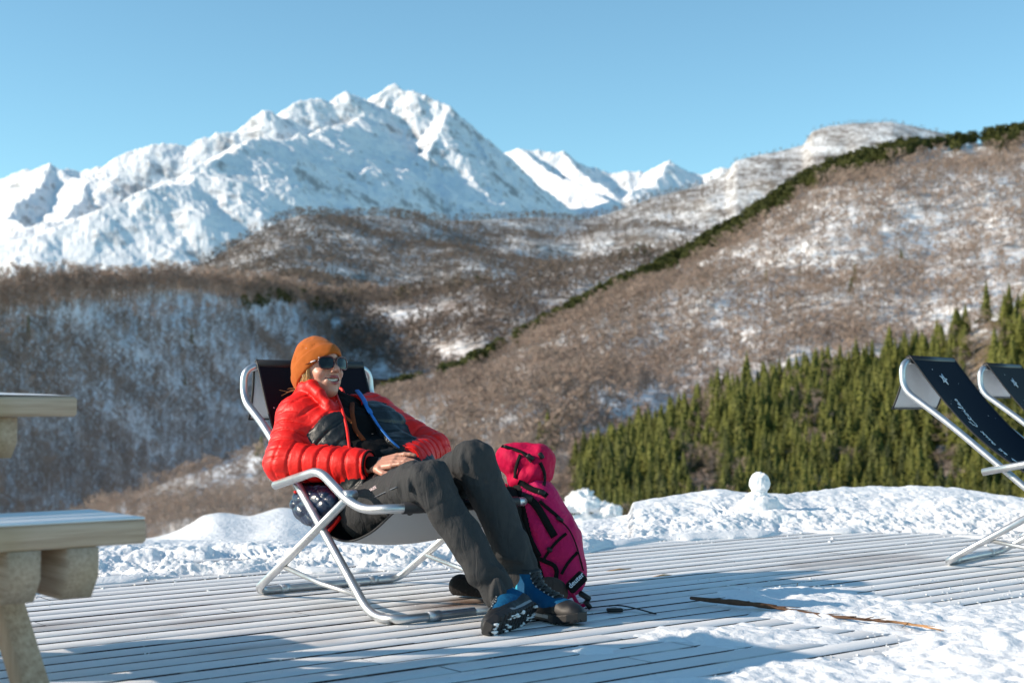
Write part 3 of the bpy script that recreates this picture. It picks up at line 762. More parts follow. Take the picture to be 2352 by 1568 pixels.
class MBd:
    def __init__(s): s.V = []; s.Q = []; s.T = []
    def add(s, V, Q, T=()):
        o = len(s.V); s.V += [tuple(v) for v in V]; s.Q += [tuple(i + o for i in q) for q in Q]; s.T += [tuple(i + o for i in t) for t in T]; return s
    def tube(s, pts, r, sides=14, rads=None, cap=True, flat=None, seg=7):
        if rads is not None: pts = fillet(pts, rads, seg)
        return s.add(*tube(pts, r, sides, cap, flat))
    def obox(s, c, ax, ay, az, hx, hy, hz, bev=0):
        """oriented box with chamfered edges"""
        c, ax, ay, az = map(lambda q: np.array(q, float), (c, ax, ay, az)); b = bev or min(hx, hy, hz) * .12
        V = []
        for sz in (-1, 1):
            for sy in (-1, 1):
                for sx in (-1, 1):
                    V += [c + ax * sx * (hx - b) + ay * sy * (hy - b) + az * sz * hz, c + ax * sx * (hx - b) + ay * sy * hy + az * sz * (hz - b), c + ax * sx * hx + ay * sy * (hy - b) + az * sz * (hz - b)]
        bm = bmesh.new(); vs = [bm.verts.new(v) for v in V]; r_ = bmesh.ops.convex_hull(bm, input=vs)
        bm.verts.index_update(); bm.verts.ensure_lookup_table()
        V = [tuple(v.co) for v in bm.verts]; Q = [tuple(v.index for v in f.verts) for f in bm.faces]
        bm.free(); return s.add(V, [q for q in Q if len(q) == 4], [q for q in Q if len(q) == 3])
    def hull(s, pts):
        bm = bmesh.new(); vs = [bm.verts.new(tuple(v)) for v in pts]; bmesh.ops.convex_hull(bm, input=vs)
        for v in [v for v in bm.verts if not v.link_faces]: bm.verts.remove(v)
        bm.verts.index_update(); V = [tuple(v.co) for v in bm.verts]; T = [tuple(v.index for v in f.verts) for f in bm.faces]; bm.free()
        return s.add(V, [q for q in T if len(q) == 4], [q for q in T if len(q) == 3])
    def build(s, name, mat, parent=None, smooth=True, xf=None, **kw):
        V = np.array(s.V) if xf is None else xf(np.array(s.V))
        me = npmesh(name, V, quads=s.Q if s.Q else None, tris=s.T if s.T else None, smooth=smooth)
        o = addobj(name, me, mat, parent, **kw); return o
def autosmooth(o, ang=35):
    me = o.data; bm = bmesh.new(); bm.from_mesh(me)
    for e in bm.edges:
        if len(e.link_faces) == 2 and e.calc_face_angle(0) > math.radians(ang): e.smooth = False
    bm.to_mesh(me); bm.free()

# ================================================================== PICNIC TABLE
def M_plank():
    m = NT('weathered_timber'); c = m.n('ShaderNodeTexCoord'); at = m.n('ShaderNodeAttribute', attribute_name='ax')
    mp = m.n('ShaderNodeMapping'); mp.inputs['Rotation'].default_value = (0, 0, -math.atan2(D[1], D[0])); m.l(c.outputs['Object'], mp.inputs[0])
    a1 = m.n('ShaderNodeMapping'); a1.inputs['Scale'].default_value = (1.5, 45, 45); m.l(mp.outputs[0], a1.inputs[0])
    a2 = m.n('ShaderNodeMapping'); a2.inputs['Scale'].default_value = (55, 1.5, 55); m.l(mp.outputs[0], a2.inputs[0])
    a3 = m.n('ShaderNodeMapping'); a3.inputs['Scale'].default_value = (45, 45, 1.6); m.l(mp.outputs[0], a3.inputs[0]); at3 = m.n('ShaderNodeAttribute', attribute_name='up')
    n1 = m.noise(a1.outputs[0], 2.0, 6, .7, .15); n2 = m.noise(a2.outputs[0], 2.2, 6, .7, .15)
    mx = m.n('ShaderNodeMix'); m.l(at.outputs['Fac'], mx.inputs[0]); m.l(n1, mx.inputs[2]); m.l(n2, mx.inputs[3]); n3 = m.noise(a3.outputs[0], 2.2, 6, .7, .15); my = m.n('ShaderNodeMix'); m.l(at3.outputs['Fac'], my.inputs[0]); m.l(mx.outputs[0], my.inputs[2]); m.l(n3, my.inputs[3]); n = my.outputs[0]
    big = m.noise(mp.outputs[0], 3, 3)
    c0 = m.ramp(n, [(.30, (.30, .185, .12)), (.42, (.45, .30, .21)), (.58, (.56, .39, .28)), (.75, (.64, .47, .36))])
    c1 = m.mix(m.val(big, .5, .75), c0, (.40, .27, .15))
    m.col(c1).set(Roughness=.75); m.b.inputs['Specular IOR Level'].default_value = .25
    m.bump(n, .25, .0015); return m.m
MT_plank = M_plank(); MT_warm = simple('fresh_cut_timber', (.42, .24, .10), .7, nscale=40, namt=.35)
MT_frost = M_snow('frost', 3., bump=.5, bd=.004, tint=(.80, .84, .88))
def picnic(P0, label, grp, Lb=1.9, short=False):
    """P0: outer bench corner at its right hand end; bench runs along -D, table lies towards +N"""
    P0 = np.array(P0); root = empty('picnic_table', (P0[0], P0[1], 0), label=label, category='picnic table', group=grp)
    def W(s, n, z): p = P0 - D * s + N * n; return np.array([p[0] - P0[0], p[1] - P0[1], z])
    Z3 = np.array([0, 0, 1.]); D3 = np.array([D[0], D[1], 0]); N3 = np.array([N[0], N[1], 0])
    def plank(name, s0, s1, n0, n1, z0, z1, mat=MT_plank, bev=.006, ax=0, parent=None):
        b = MBd().obox(W((s0 + s1) / 2, (n0 + n1) / 2, (z0 + z1) / 2), D3, N3, Z3, abs(s1 - s0) / 2, abs(n1 - n0) / 2, (z1 - z0) / 2, bev)
        o = b.build(name, mat, parent or root, smooth=False); setattr_face(o.data, 'ax', np.full(len(o.data.polygons), ax)); return o
    for side in (0, 1):
        sg = (lambda n: n) if side == 0 else (lambda n: 1.58 - n)
        for k in range(3):
            p_ = plank('seat', 0, Lb, sg(k * .096), sg(k * .096 + .092), .402, .450)
            fr = plank('frost_layer', .003, Lb - .003, sg(k * .096 + .002), sg(k * .096 + .090), .4505, .4545, MT_frost, .0015, parent=p_)
    for k in range(5):
        p_ = plank('tabletop_board', -.03, Lb, .44 + k * .142, .44 + k * .142 + .138, .652, .697)
    # frosty snow lying on the top, thick in the middle and thin at the end
    nS, nN = 60, 30; V = []
    for i in range(nS):
        for j in range(nN):
            s = -.018 + (Lb + .006) * i / (nS - 1); n = .446 + .70 * j / (nN - 1); e = min(1, min(i, nS - 1 - i) / 8.) ** .7 * min(1, min(j, nN - 1 - j) / 1.5 + .25)
            V.append(W(s, n, .697 + .002 + e * (.013 + .004 * float(vn2(s * 9, n * 9, 3)))))
    me = npmesh('snow_layer', V, quads=gridquads(nS, nN)); addobj('snow_layer', me, MT_frost, root)
    for (s0) in (.10, .215, Lb - .26, Lb - .145):     # paired cross beams under the seats, chamfered at both ends
        for (z0, z1, n0, n1, nm) in ((.300, .401, -.0, 1.58, 'cross_beam'), (.560, .651, .46, 1.12, 'top_beam')):
            pts = []
            for s in (s0, s0 + .062):
                pts += [W(s, n0, z1), W(s, n1, z1), W(s, n0, z1 - .055), W(s, n1, z1 - .055), W(s, n0 + .035, z0), W(s, n1 - .035, z0)]
            o = MBd().hull(pts).build(nm, MT_plank, root, smooth=False); setattr_face(o.data, 'ax', np.ones(len(o.data.polygons)))
    for s0 in (.163, Lb - .198):
        for sd in (0, 1):
            f = (lambda n: n) if sd == 0 else (lambda n: 1.58 - n)
            pts = []
            for s in (s0 + .001, s0 + .050):
                for n, z in ((f(-.055), .0), (f(.035), .0), (f(.69), .651), (f(.60), .651)): pts.append(W(s, n, z))
            o = MBd().hull(pts).build('leg', MT_plank, root, smooth=False); setattr_face(o.data, 'up', np.ones(len(o.data.polygons)))
    for s0 in (.16, Lb - .2):
        for z, n in ((.35, .30), (.61, .53)):
            MBd().tube([W(s0 - .063, n, z), W(s0 - .068, n, z)], .011, 10).build('bolt', simple('bolt', (.3, .3, .3), .35, 1), root)
    return root
P0 = atz(338, 1192, .45); picnic(P0[:2], 'weathered timber picnic table with frosted bench cut off by the left picture edge', 'timber picnic tables')

# made-up tall table, added unseen at the left to throw the broad foreground shadow
def shadow_caster():
    K = np.array([-1.49, 3.51]); root = empty('shadow_caster', (K[0], K[1], 0), label='unseen table-shaped shadow caster added left of the picnic table', category='shadow caster')
    D3 = np.array([D[0], D[1], 0]); N3 = np.array([N[0], N[1], 0]); Z3 = np.array([0, 0, 1.])
    o = MBd().obox(-D3 * .75 + N3 * .22 + Z3 * 1.03, D3, N3, Z3, .75, .22, .03, .006).build('caster_top', MT_plank, root, smooth=False); setattr_face(o.data, 'ax', np.zeros(len(o.data.polygons)))
    for s in (.12, 1.38):
        for n in (.07, .37):
            o = MBd().obox(-D3 * s + N3 * n + Z3 * .5, D3, N3, Z3, .035, .035, .5, .005).build('leg', MT_plank, root, smooth=False); setattr_face(o.data, 'up', np.ones(len(o.data.polygons)))
shadow_caster()

# ================================================================== DECK CHAIRS
def M_alu():
    m = NT('brushed_aluminium'); v = m.coord('Object'); n = m.noise(v, 22, 4)
    m.col(m.mix(n, (.48, .49, .50), (.68, .69, .70))).set(Metallic=.92)
    m.l(m.mix(n, (.32, .32, .32), (.46, .46, .46)), m.b.inputs['Roughness'])
    m.bump(m.noise(v, 300, 2), .08, .001); return m.m
MT_alu = M_alu()
def M_sling(name, c0, c1, dots=1.):
    m = NT(name); v = m.coord('Object'); vo = m.n('ShaderNodeTexVoronoi'); vo.inputs['Scale'].default_value = 26; m.l(v, vo.inputs['Vector'])
    sp = m.n('ShaderNodeSeparateColor'); m.l(vo.outputs['Color'], sp.inputs[0])
    d = m.math('MULTIPLY', m.math('LESS_THAN', vo.outputs['Distance'], .075), m.math('GREATER_THAN', sp.outputs[0], .55))
    g = m.n('ShaderNodeNewGeometry'); at = m.n('ShaderNodeAttribute', attribute_name='under'); n = m.noise(v, 3, 3)
    base = m.mix(n, c0, c1)
    top = m.mix(m.math('MULTIPLY', d, dots), base, (.7, .75, .8))
    un = m.mix(m.math('MULTIPLY', d, .6), (.66, .68, .71), (.85, .86, .88))
    m.col(m.mix(at.outputs['Fac'], top, un)).set(Roughness=.8); m.b.inputs['Specular IOR Level'].default_value = .12
    m.bump(m.noise(v, 450, 2), .12, .001); return m.m
MT_sl1 = M_sling('black_starry_canvas', (.006, .007, .012), (.012, .012, .02))
MT_sl2 = M_sling('night_blue_canvas', (.002, .006, .013), (.003, .010, .026))
MT_sl3 = M_sling('grey_night_canvas', (.014, .018, .024), (.026, .032, .04))
MT_piping = simple('black_piping', (.008, .008, .01), .5)
MT_white = simple('white_print', (.75, .82, .9), .6)
def chair(O, ex, label, top, slingp, matS, flapL=.2, group='aluminium deck chairs on the terrace', text=False, hw=.03):
    O = np.array(O); ex = np.array(ex); ex = ex / np.hypot(*ex); ey = np.array([-ex[1], ex[0]])
    root = empty('deck_chair', (O[0], O[1], 0), label=label, category='deck chair', group=group)
    xf = lambda V: np.stack([V[:, 0] * ex[0] + V[:, 1] * ey[0], V[:, 0] * ex[1] + V[:, 1] * ey[1], V[:, 2]], 1)
    Wd = .615; c = lambda b: b; R = .0145
    ta, tz = top
    side = lambda m: [(ta + .012, m(.115), tz), (ta, m(.035), tz - .02), (ta + .005, m(.03), tz - .13), (.0, m(.028), .600), (.44, m(.012), .25), (.735, m(0), .0155), (.870, m(0), .0155)]
    A = side(lambda b: b); B = side(lambda b: Wd - b)
    pts = A[::-1] ; full = B[1:][::-1] + [B[0], A[0]] + A[1:]
    loop = [(.870, Wd / 2, .0155), *full, (.870, Wd / 2, .0155)]
    rad = {0: 0}
    rr = [0] + [.10, .10, .1, .1, .10, .08, .02][:7] + [.02, .08, .10, .1, .1, .10, .10] + [0]
    MBd().tube(fillet(loop, rr, 8), R, 16).build('back_frame', MT_alu, root, xf=xf)
    fr = [(.0 + .3, 0, .0), ]
    leg = [(.615, 0, .385), (-.012, 0, .0155), (-.012, Wd, .0155), (.615, Wd, .385)]
    MBd().tube(fillet(leg, [0, .055, .055, 0], 8), R, 16).build('rear_frame', MT_alu, root, xf=xf)
    arm = [(.165, -.022, .400), (.46, -.024, .462), (.625, -.018, .372), (.70, -.005, .345), (.803, .035, .352), (.803, Wd - .035, .352), (.70, Wd + .005, .345), (.625, Wd + .018, .372), (.46, Wd + .024, .462), (.165, Wd + .022, .400)]
    MBd().tube(fillet(arm, [0, .05, .05, .05, .06, .06, .05, .05, .05, 0], 7), R * 1.04, 16).build('armrest_frame', MT_alu, root, xf=xf)
    for s_, b in ((1, .006), (-1, Wd - .006)):
        MBd().tube([(.184, b, .118), (.43, b, .085), (.672, b, .068)], R * .62, 12).build('strut', MT_alu, root, xf=xf)
        MBd().tube([(.615, b - .03 * s_, .385), (.615, b + .012 * s_, .385)], .019, 14).build('hinge', MT_alu, root, xf=xf)
        MBd().tube([(.185, b - .034 * s_, .405), (.185, b + .01 * s_, .405)], .008, 10).build('rivet', MT_alu, root, xf=xf)
    for a, b0, b1 in ((-.012, .1, .135), (-.012, Wd - .135, Wd - .1), (.870, .125, .17), (.870, Wd - .17, Wd - .125)):
        MBd().tube([(a, b0, .0158), (a, b1, .0158)], R * 1.22, 16).build('tube_collar', MT_alu, root, xf=xf)
    # canvas: over the top bar, down under the sitter, up to the front bar
    sp_ = fillet(slingp, .12, 8); sp_ = np.array(sp_)
    tt = np.concatenate([[0], np.cumsum(np.hypot(*np.diff(sp_, axis=0).T))]); L = tt[-1]; ns = 60; S = np.linspace(0, L, ns)
    a_, z_ = np.interp(S, tt, sp_[:, 0]), np.interp(S, tt, sp_[:, 1])
    b0, b1 = .078, .537; nb = 24; bb = np.linspace(b0, b1, nb)
    V, un = [], []
    for off, u_ in ((0., 0.), (-.0025, 1.)):
        for i in range(ns):
            ta_ = a_[min(i + 1, ns - 1)] - a_[max(i - 1, 0)]; tz_ = z_[min(i + 1, ns - 1)] - z_[max(i - 1, 0)]; l_ = math.hypot(ta_, tz_); na, nz_ = -tz_ / l_, ta_ / l_
            for b in bb:
                sg = -hw * math.sin(math.pi * min(1, max(0, S[i] / L))) ** 1.2 * math.sin(math.pi * (b - b0) / (b1 - b0))
                V.append((a_[i] + na * (off + sg), b, z_[i] + nz_ * (off + sg))); un.append(u_)
    q = gridquads(ns, nb); Q = [tuple(x) for x in q] + [tuple(x[::-1] + ns * nb) for x in q]
    me = npmesh('canvas', xf(np.array(V)), quads=Q); setattr_face(me, 'under', [0] * len(q) + [.62] * len(q))
    sling = addobj('canvas', me, matS, root)
    for k in (0, nb - 1):
        line = [V[i * nb + k] for i in range(ns)]
        MBd().tube(line, .0042, 8).build('piping', MT_piping, sling, xf=xf)
    MBd().tube([(.803 , .075, .352), (.803, Wd - .075, .352)], R * 1.32, 14).build('front_sleeve', MT_piping, sling, xf=xf)
    MBd().tube([(ta + .012, b0 + .0, tz), (ta + .012, b1, tz)], R * 1.22, 14).build('top_sleeve', MT_piping, sling, xf=xf)
    # flap hanging behind the top bar: white back, black hem
    fv = []; nf = 14
    for i in range(nf):
        s = i / (nf - 1)
        for b in bb: fv.append((ta - .008 - .035 * s + .012 * math.sin(3 * s) - .02 * s * (1 if text else 0), b + (.0 if not text else -.012 * s), tz - flapL * s))
    me = npmesh('flap', xf(np.array(fv)), quads=gridquads(nf, nb)); setattr_face(me, 'under', np.ones(len(me.polygons)))
    fl = addobj('flap', me, matS, root); so = fl.modifiers.new('t', 'SOLIDIFY'); so.thickness = .002
    hem = [fv[(nf - 1) * nb + k] for k in range(nb)]
    MBd().tube(hem, .0075, 8, flat=.4).build('hem', MT_piping, fl, xf=xf)
    MBd().tube([fv[i * nb] for i in range(nf)], .0045, 8).build('hem', MT_piping, fl, xf=xf); MBd().tube([fv[i * nb + nb - 1] for i in range(nf)], .0045, 8).build('hem', MT_piping, fl, xf=xf)
    return root, dict(S=S, a=a_, z=z_, xf=xf, sling=sling, flap=fl, L=L, b0=b0, b1=b1, hw=hw)
def on_sling(ci, s, b, off=.003):
    a = np.interp(s, ci['S'], ci['a']); z = np.interp(s, ci['S'], ci['z']); e = .01
    ta = np.interp(s + e, ci['S'], ci['a']) - np.interp(s - e, ci['S'], ci['a']); tz = np.interp(s + e, ci['S'], ci['z']) - np.interp(s - e, ci['S'], ci['z']); l = math.hypot(ta, tz) + 1e-9
    sg = -ci['hw'] * math.sin(math.pi * s / ci['L']) ** 1.2 * math.sin(math.pi * (b - ci['b0']) / (ci['b1'] - ci['b0']))
    return (a - tz / l * (off + sg), b, z + ta / l * (off + sg))
# handwriting as pen strokes (x right, y up, x-height 1)
GL = {
 'L': (1.5, [[(.3,1.7),(.15,1.9),(.45,2.2),(.55,1.8),(.3,.5),(.1,.05),(.3,.1),(.8,0),(1.3,.2)]]),
 'u': (1.1, [[(0,.2),(.2,1),(.15,.2),(.35,0),(.65,.3),(.8,1),(.75,.2),(.95,0),(1.1,.2)]]),
 'n': (1.2, [[(0,.2),(.2,.9),(.2,0),(.35,.7),(.6,1),(.7,.7),(.7,.15),(.9,0),(1.2,.2)]]),
 'e': (.9, [[(0,.3),(.4,.5),(.6,.85),(.35,1),(.12,.6),(.15,.2),(.4,0),(.9,.25)]]),
 't': (.8, [[(0,.2),(.25,1),(.35,1.7),(.25,.8),(.25,.2),(.45,0),(.8,.2)],[(.02,1.15),(.62,1.25)]]),
 'a': (1.15, [[(.75,.9),(.4,1),(.1,.6),(.15,.1),(.4,0),(.7,.5),(.78,1),(.72,.2),(.9,0),(1.15,.2)]]),
 'x': (1.1, [[(.05,.9),(.3,.9),(.6,.1),(.95,.1)],[(.95,1),(.5,.5),(.05,0)]]),
 'E': (1.5, [[(1.15,1.9),(.6,2.1),(.3,1.7),(.6,1.3),(.15,1.0),(.1,.3),(.5,0),(1.0,.15),(1.5,.4)],[(.8,2.4),(1.1,2.7)]]),
 'o': (1.0, [[(.45,1),(.12,.7),(.15,.15),(.45,0),(.7,.35),(.65,.85),(.45,1),(1.0,.85)]]),
 'i': (.6, [[(0,.2),(.18,1),(.15,.2),(.3,0),(.6,.2)],[(.2,1.4),(.24,1.45)]]),
 'l': (.65, [[(0,.2),(.35,1.3),(.4,2.0),(.22,2.0),(.15,1),(.15,.2),(.3,0),(.65,.2)]]),
 's': (.8, [[(0,.2),(.4,1),(.55,.5),(.45,.05),(.15,.05)]]),
 ' ': (.75, [])}
def handwriting(ci, text, s0, ds, b0, size, parent, r=.0016):
    """text runs along the canvas by ds per unit (sign gives direction); letter tops towards -b"""
    m = MBd(); x = 0
    for ch in text:
        w_, st = GL[ch]
        for s in st:
            p = np.array(s, float); 
            if len(p) > 2:
                p = np.array([np.array(q) for q in fillet([(*q, 0) for q in p], .25, 3)])[:, :2]
            m.tube([on_sling(ci, s0 + (x + q[0] * 1.0) * ds * size, b0 - q[1] * size, .0035) for q in p], r, 5)
        x += w_
    m.build('lettering', MT_white, parent, xf=ci['xf']); return x
def star(ci, s, b, r, parent):
    m = MBd(); pts = []
    for k in (0, 2, 4, 1, 3, 0):
        a = 2 * math.pi * k / 5 + .3; pts.append(on_sling(ci, s + r * math.cos(a), b + r * math.sin(a) * 1.0, .0035))
    for p, q in zip(pts[:-1], pts[1:]): m.tube([p, q], .0017, 5)
    m.build('star_print', MT_white, parent, xf=ci['xf'])
S1 = [(-.158, .845), (-.06, .63), (.08, .42), (.24, .275), (.38, .225), (.50, .222), (.63, .265), (.73, .325), (.803, .368)]
ch1, ci1 = chair(O1, EX, 'aluminium deck chair with black starry canvas carrying the seated person', (-.172, .828), S1, MT_sl1, .205)
O2 = np.array([1.832, 6.013]); ex2 = np.array([.76283, -.64660])
S2 = [(-.195, .893), (-.05, .70), (.12, .52), (.36, .36), (.54, .305), (.68, .315), (.803, .368)]
ch2, ci2 = chair(O2, ex2, 'empty deck chair with night blue canvas, nearer one at the right edge', (-.21, .875), S2, MT_sl2, .215, text=True)
for nm, cc in (('E', 0),):
    pass
Ltxt = 'Lune et aux Etoiles'
handwriting(ci2, Ltxt, .70, -1, .255, .026, ci2['sling'])
star(ci2, .125, .27, .03, ci2['sling'])
P3 = aty(2262, 1228, 7.2)[:2]
O3 = O2 + np.array([.70, 1.10])
ch3, ci3 = chair(O3, ex2, 'empty deck chair with dark grey canvas, farther one cut by the right edge', (-.21, .875), S2, MT_sl3, .16)
handwriting(ci3, Ltxt, .70, -1, .255, .026, ci3['sling']); star(ci3, .125, .27, .03, ci3['sling'])

# ================================================================== SNOWMAN, BARK
def ball(c, r, sx=1, sy=1, sz=1, n=40, amp=.05, sd=1, fr=9):
    V = []; 
    for i in range(n + 1):
        th = math.pi * i / n
        for j in range(2 * n):
            ph = math.pi * j / n; V.append((math.sin(th) * math.cos(ph), math.sin(th) * math.sin(ph), math.cos(th)))
    V = np.array(V); d = 1 + amp * fbm3(V[:, 0] * fr * .25, V[:, 1] * fr * .25, V[:, 2] * fr * .25, 4, sd)
    V = V * d[:, None] * r * np.array([sx, sy, sz]) + np.array(c); Q = gridquads(n + 1, 2 * n)
    m = 2 * n; Q = [tuple(q) for q in Q] + [(i * m + m - 1, (i + 1) * m + m - 1, (i + 1) * m, i * m) for i in range(n)]
    return V, Q
m = MBd(); rp = np.random.RandomState(12)
for k in range(16):
    u_ = rp.uniform(1290, 1412); hgt_ = 1 - abs(u_ - 1345) / 85; q_ = aty(u_, 1185 - 42 * max(0, hgt_) * rp.uniform(.6, 1), rp.uniform(31, 35)); m.add(*ball(q_, rp.uniform(.09, .22), 1.2, 1, .85, n=20, amp=.45, sd=k, fr=12))
m.add(*ball(aty(1350, 1218, 33), .55, 1.0, 1, .7, n=24, amp=.2, sd=33))
m.build('snow_pile', MB_snow, kind='structure')
c = aty(1745, 1111, 8.25)
root = empty('snowman', (c[0], c[1], c[2] - .14), label='small featureless snowman with a round head on the snowbank', category='snowman')
o3 = np.array([0, 0, .14]); m = MBd(); m.add(*ball(o3, .062, .98, 1, 1.06, amp=.10, sd=4)); m.build('head', MB_snow, root)
m = MBd(); m.add(*ball((.004, 0, -.01), .105, 1.2, 1.1, .95, amp=.12, sd=7)); m.add(*ball((-.005, 0, .062), .056, 1, 1, 1., amp=.1, sd=9)); m.build('body', MB_snow, root)

def M_bark():
    m = NT('bark'); v = m.coord('Object'); n = m.noise(v, 60, 5, .7); s = m.n('ShaderNodeSeparateXYZ'); m.l(v, s.inputs[0])
    f = m.val(s.outputs['X'], 1.13, 1.22)
    m.col(m.mix(f, m.mix(n, (.035, .018, .010), (.16, .08, .04)), m.mix(n, (.34, .16, .06), (.62, .36, .17)))).set(Roughness=.85)
    m.bump(n, .9, .006); return m.m
def bark():
    rs_ = np.random.RandomState(4); pix = [(1588,1384),(1640,1392),(1700,1400),(1760,1406),(1800,1409),(1850,1415),(1900,1421),(1950,1429),(2010,1439),(2060,1446),(2110,1453),(2165,1461)]
    P = np.array([atz(u, v) for u, v in pix]); P = np.array(fillet(P, .05, 3)); n = len(P); t = np.linspace(0, 1, n)
    P[:, 2] = .014 + .006 * np.sin(t * 9) + .003; P[:, :2] += rs_.normal(0, .0022, (n, 2))
    r = np.interp(t, [0, .05, .3, .36, .5, .9, 1], [.008, .0125, .011, .008, .006, .006, .003]) * rs_.uniform(.8, 1.2, n)
    m = MBd(); m.tube(P, r, 9, flat=.7)
    for k in range(26):
        i = rs_.randint(1, n - 2); p = P[i]; d = P[i + 1] - P[i]; d /= np.linalg.norm(d); q = p + d * rs_.uniform(.03, .09) + np.array([rs_.uniform(-.02, .02), rs_.uniform(-.02, .02), rs_.uniform(.0, .012)])
        m.tube([p + [0, 0, r[i] * .4], q], [.0022, .0008], 4)
    m.build('bark_strip', M_bark(), label='long torn strip of bark, dark at one end and orange at the other', category='bark')
bark()
for i, (u, v, l, a, lab) in enumerate(((1418, 1309, .075, .1, 'larger flake of bare wood lying on the frosted deck beside the backpack'), (1520, 1322, .05, -.25, 'thin orange splinter of wood on the deck right of the backpack'), (1831, 1345, .012, 1.5, 'tiny twig end standing up from the shaded snow patch'))):
    p = atz(u, v); d = D * math.cos(a * .5) - N * math.sin(abs(a) * .5) if i < 2 else np.array([0, 0])
    d3 = np.array([d[0], d[1], 0.02]) if i < 2 else np.array([.2, 0, 1.]); m = MBd()
    m.tube([p - d3 * l, p + d3 * l * .2 + [0, 0, .004], p + d3 * l], [.001, .007, .0015] if i < 2 else [.003, .003, .002], 6, flat=.45)
    m.build('wood_chip', MT_warm, label=lab, category='wood chip')
# ================================================================== IMPLICIT SURFACES
def rc(p, a, b, r1, r2):
    a, b = np.asarray(a, float), np.asarray(b, float); ab = b - a
    t = np.clip(((p - a) @ ab) / (ab @ ab), 0, 1); return np.linalg.norm(p - a - t[:, None] * ab, axis=1) - (r1 + t * (r2 - r1))
def tpar(p, a, b):
    a, b = np.asarray(a, float), np.asarray(b, float); ab = b - a; return ((p - a) @ ab) / (ab @ ab)
def ell(p, c, r, Fm=None):
    q = p - np.asarray(c, float)
    if Fm is not None: q = q @ Fm.T
    r = np.asarray(r, float); k0 = np.linalg.norm(q / r, axis=1); k1 = np.linalg.norm(q / r ** 2, axis=1) + 1e-9
    return k0 * (k0 - 1) / k1
def rbox(p, c, h, r, Fm=None):
    q = p - np.asarray(c, float)
    if Fm is not None: q = q @ Fm.T
    q = np.abs(q) - np.asarray(h, float) + r
    return np.linalg.norm(np.maximum(q, 0), axis=1) + np.minimum(q.max(1), 0) - r
def smin(a, b, k):
    h = np.clip(.5 + .5 * (b - a) / k, 0, 1); return b * (1 - h) + a * h - k * h * (1 - h)
def smax(a, b, k): return -smin(-a, -b, k)
def nets(fn, lo, hi, h, pad=1.3):
    import time as _t; _0 = _t.time()
    """surface nets over a sparse evaluation of fn"""
    lo = np.array(lo, float); n = np.ceil((np.array(hi) - lo) / h).astype(int) + 1; c = 6
    nc = n // c + 2
    g = np.stack(np.meshgrid(*[np.arange(k) for k in nc], indexing='ij'), -1).reshape(-1, 3)
    dc = np.concatenate([fn(x) for x in np.array_split(lo + g * h * c, max(1, len(g) // 400000))])
    act = (np.abs(dc) < c * h * pad).reshape(nc); dcg = dc.reshape(nc)
    N_ = nc * c
    full = np.repeat(np.repeat(np.repeat(np.sign(dcg).astype(np.float32), c, 0), c, 1), c, 2)
    A = np.argwhere(act); off = np.stack(np.meshgrid(*[np.arange(c)] * 3, indexing='ij'), -1).reshape(-1, 3) - c // 2
    for ch in np.array_split(A, max(1, len(A) * c ** 3 // 1500000)):
        if not len(ch): continue
        ids = (ch[:, None] * c + off[None]).reshape(-1, 3); ids = ids[(ids >= 0).all(1) & (ids < N_).all(1)]
        full_idx = (ids + c // 2); 
        full_idx = np.minimum(full_idx, N_ - 1)
        full[tuple(full_idx.T)] = fn(lo + ids * h)
    base = lo - (c // 2) * h
    S = full < 0
    def cells():
        a = S[:-1, :-1, :-1].astype(np.int8)
        for d in ((1,0,0),(0,1,0),(0,0,1),(1,1,0),(1,0,1),(0,1,1),(1,1,1)):
            a = a + S[d[0]:S.shape[0] - 1 + d[0], d[1]:S.shape[1] - 1 + d[1], d[2]:S.shape[2] - 1 + d[2]]
        return (a > 0) & (a < 8)
    C_ = cells(); idx = np.argwhere(C_); num = np.full(C_.shape, -1, np.int32); num[tuple(idx.T)] = np.arange(len(idx))
    acc = np.zeros((len(idx), 3)); cnt = np.zeros(len(idx)); K = [(i, j, k) for i in (0, 1) for j in (0, 1) for k in (0, 1)]
    vals = {k: full[tuple((idx + k).T)] for k in K}
    for a in K:
        for ax in range(3):
            if a[ax] == 1: continue
            b = list(a); b[ax] = 1; b = tuple(b); va, vb = vals[a], vals[b]; m = (va < 0) != (vb < 0)
            t = np.where(m, va / (va - vb + 1e-12), 0); pt = np.array(a, float)[None] + np.eye(3)[ax][None] * t[:, None]
            acc += pt * m[:, None]; cnt += m
    V = base + (idx + acc / np.maximum(cnt, 1)[:, None]) * h
    Q = []
    for ax in range(3):
        o1, o2 = [(1, 2), (2, 0), (0, 1)][ax]
        sl0 = [slice(1, s - 1) for s in S.shape]; sl1 = list(sl0); sl0[ax] = slice(0, S.shape[ax] - 1); sl1[ax] = slice(1, S.shape[ax])
        s0, s1 = S[tuple(sl0)], S[tuple(sl1)]
        for flip, m in ((0, s0 & ~s1), (1, ~s0 & s1)):
            e = np.argwhere(m)
            if not len(e): continue
            for d in (o1, o2): e[:, d] += 1
            e1, e2 = np.eye(3, dtype=int)[o1], np.eye(3, dtype=int)[o2]
            q = np.stack([num[tuple((e - x).T)] for x in (0 * e1, e1, e1 + e2, e2)], 1)
            if flip: q = q[:, ::-1]
            Q.append(q)
    Q = np.concatenate(Q); Q = Q[(Q >= 0).all(1)]
    print('nets', getattr(fn, '__name__', ''), len(V), round(_t.time() - _0, 1))
    return V, Q
def trace(fn, u, v, near=3.5, far=7):
    d = ray(u, v); t = near / d[1]
    for i in range(160):
        p = CAM + d * t; s = float(fn(p[None])[0])
        if s < .0006: return p
        t += s * .7 / np.linalg.norm(d)
        if t * d[1] > far: return None
    return p
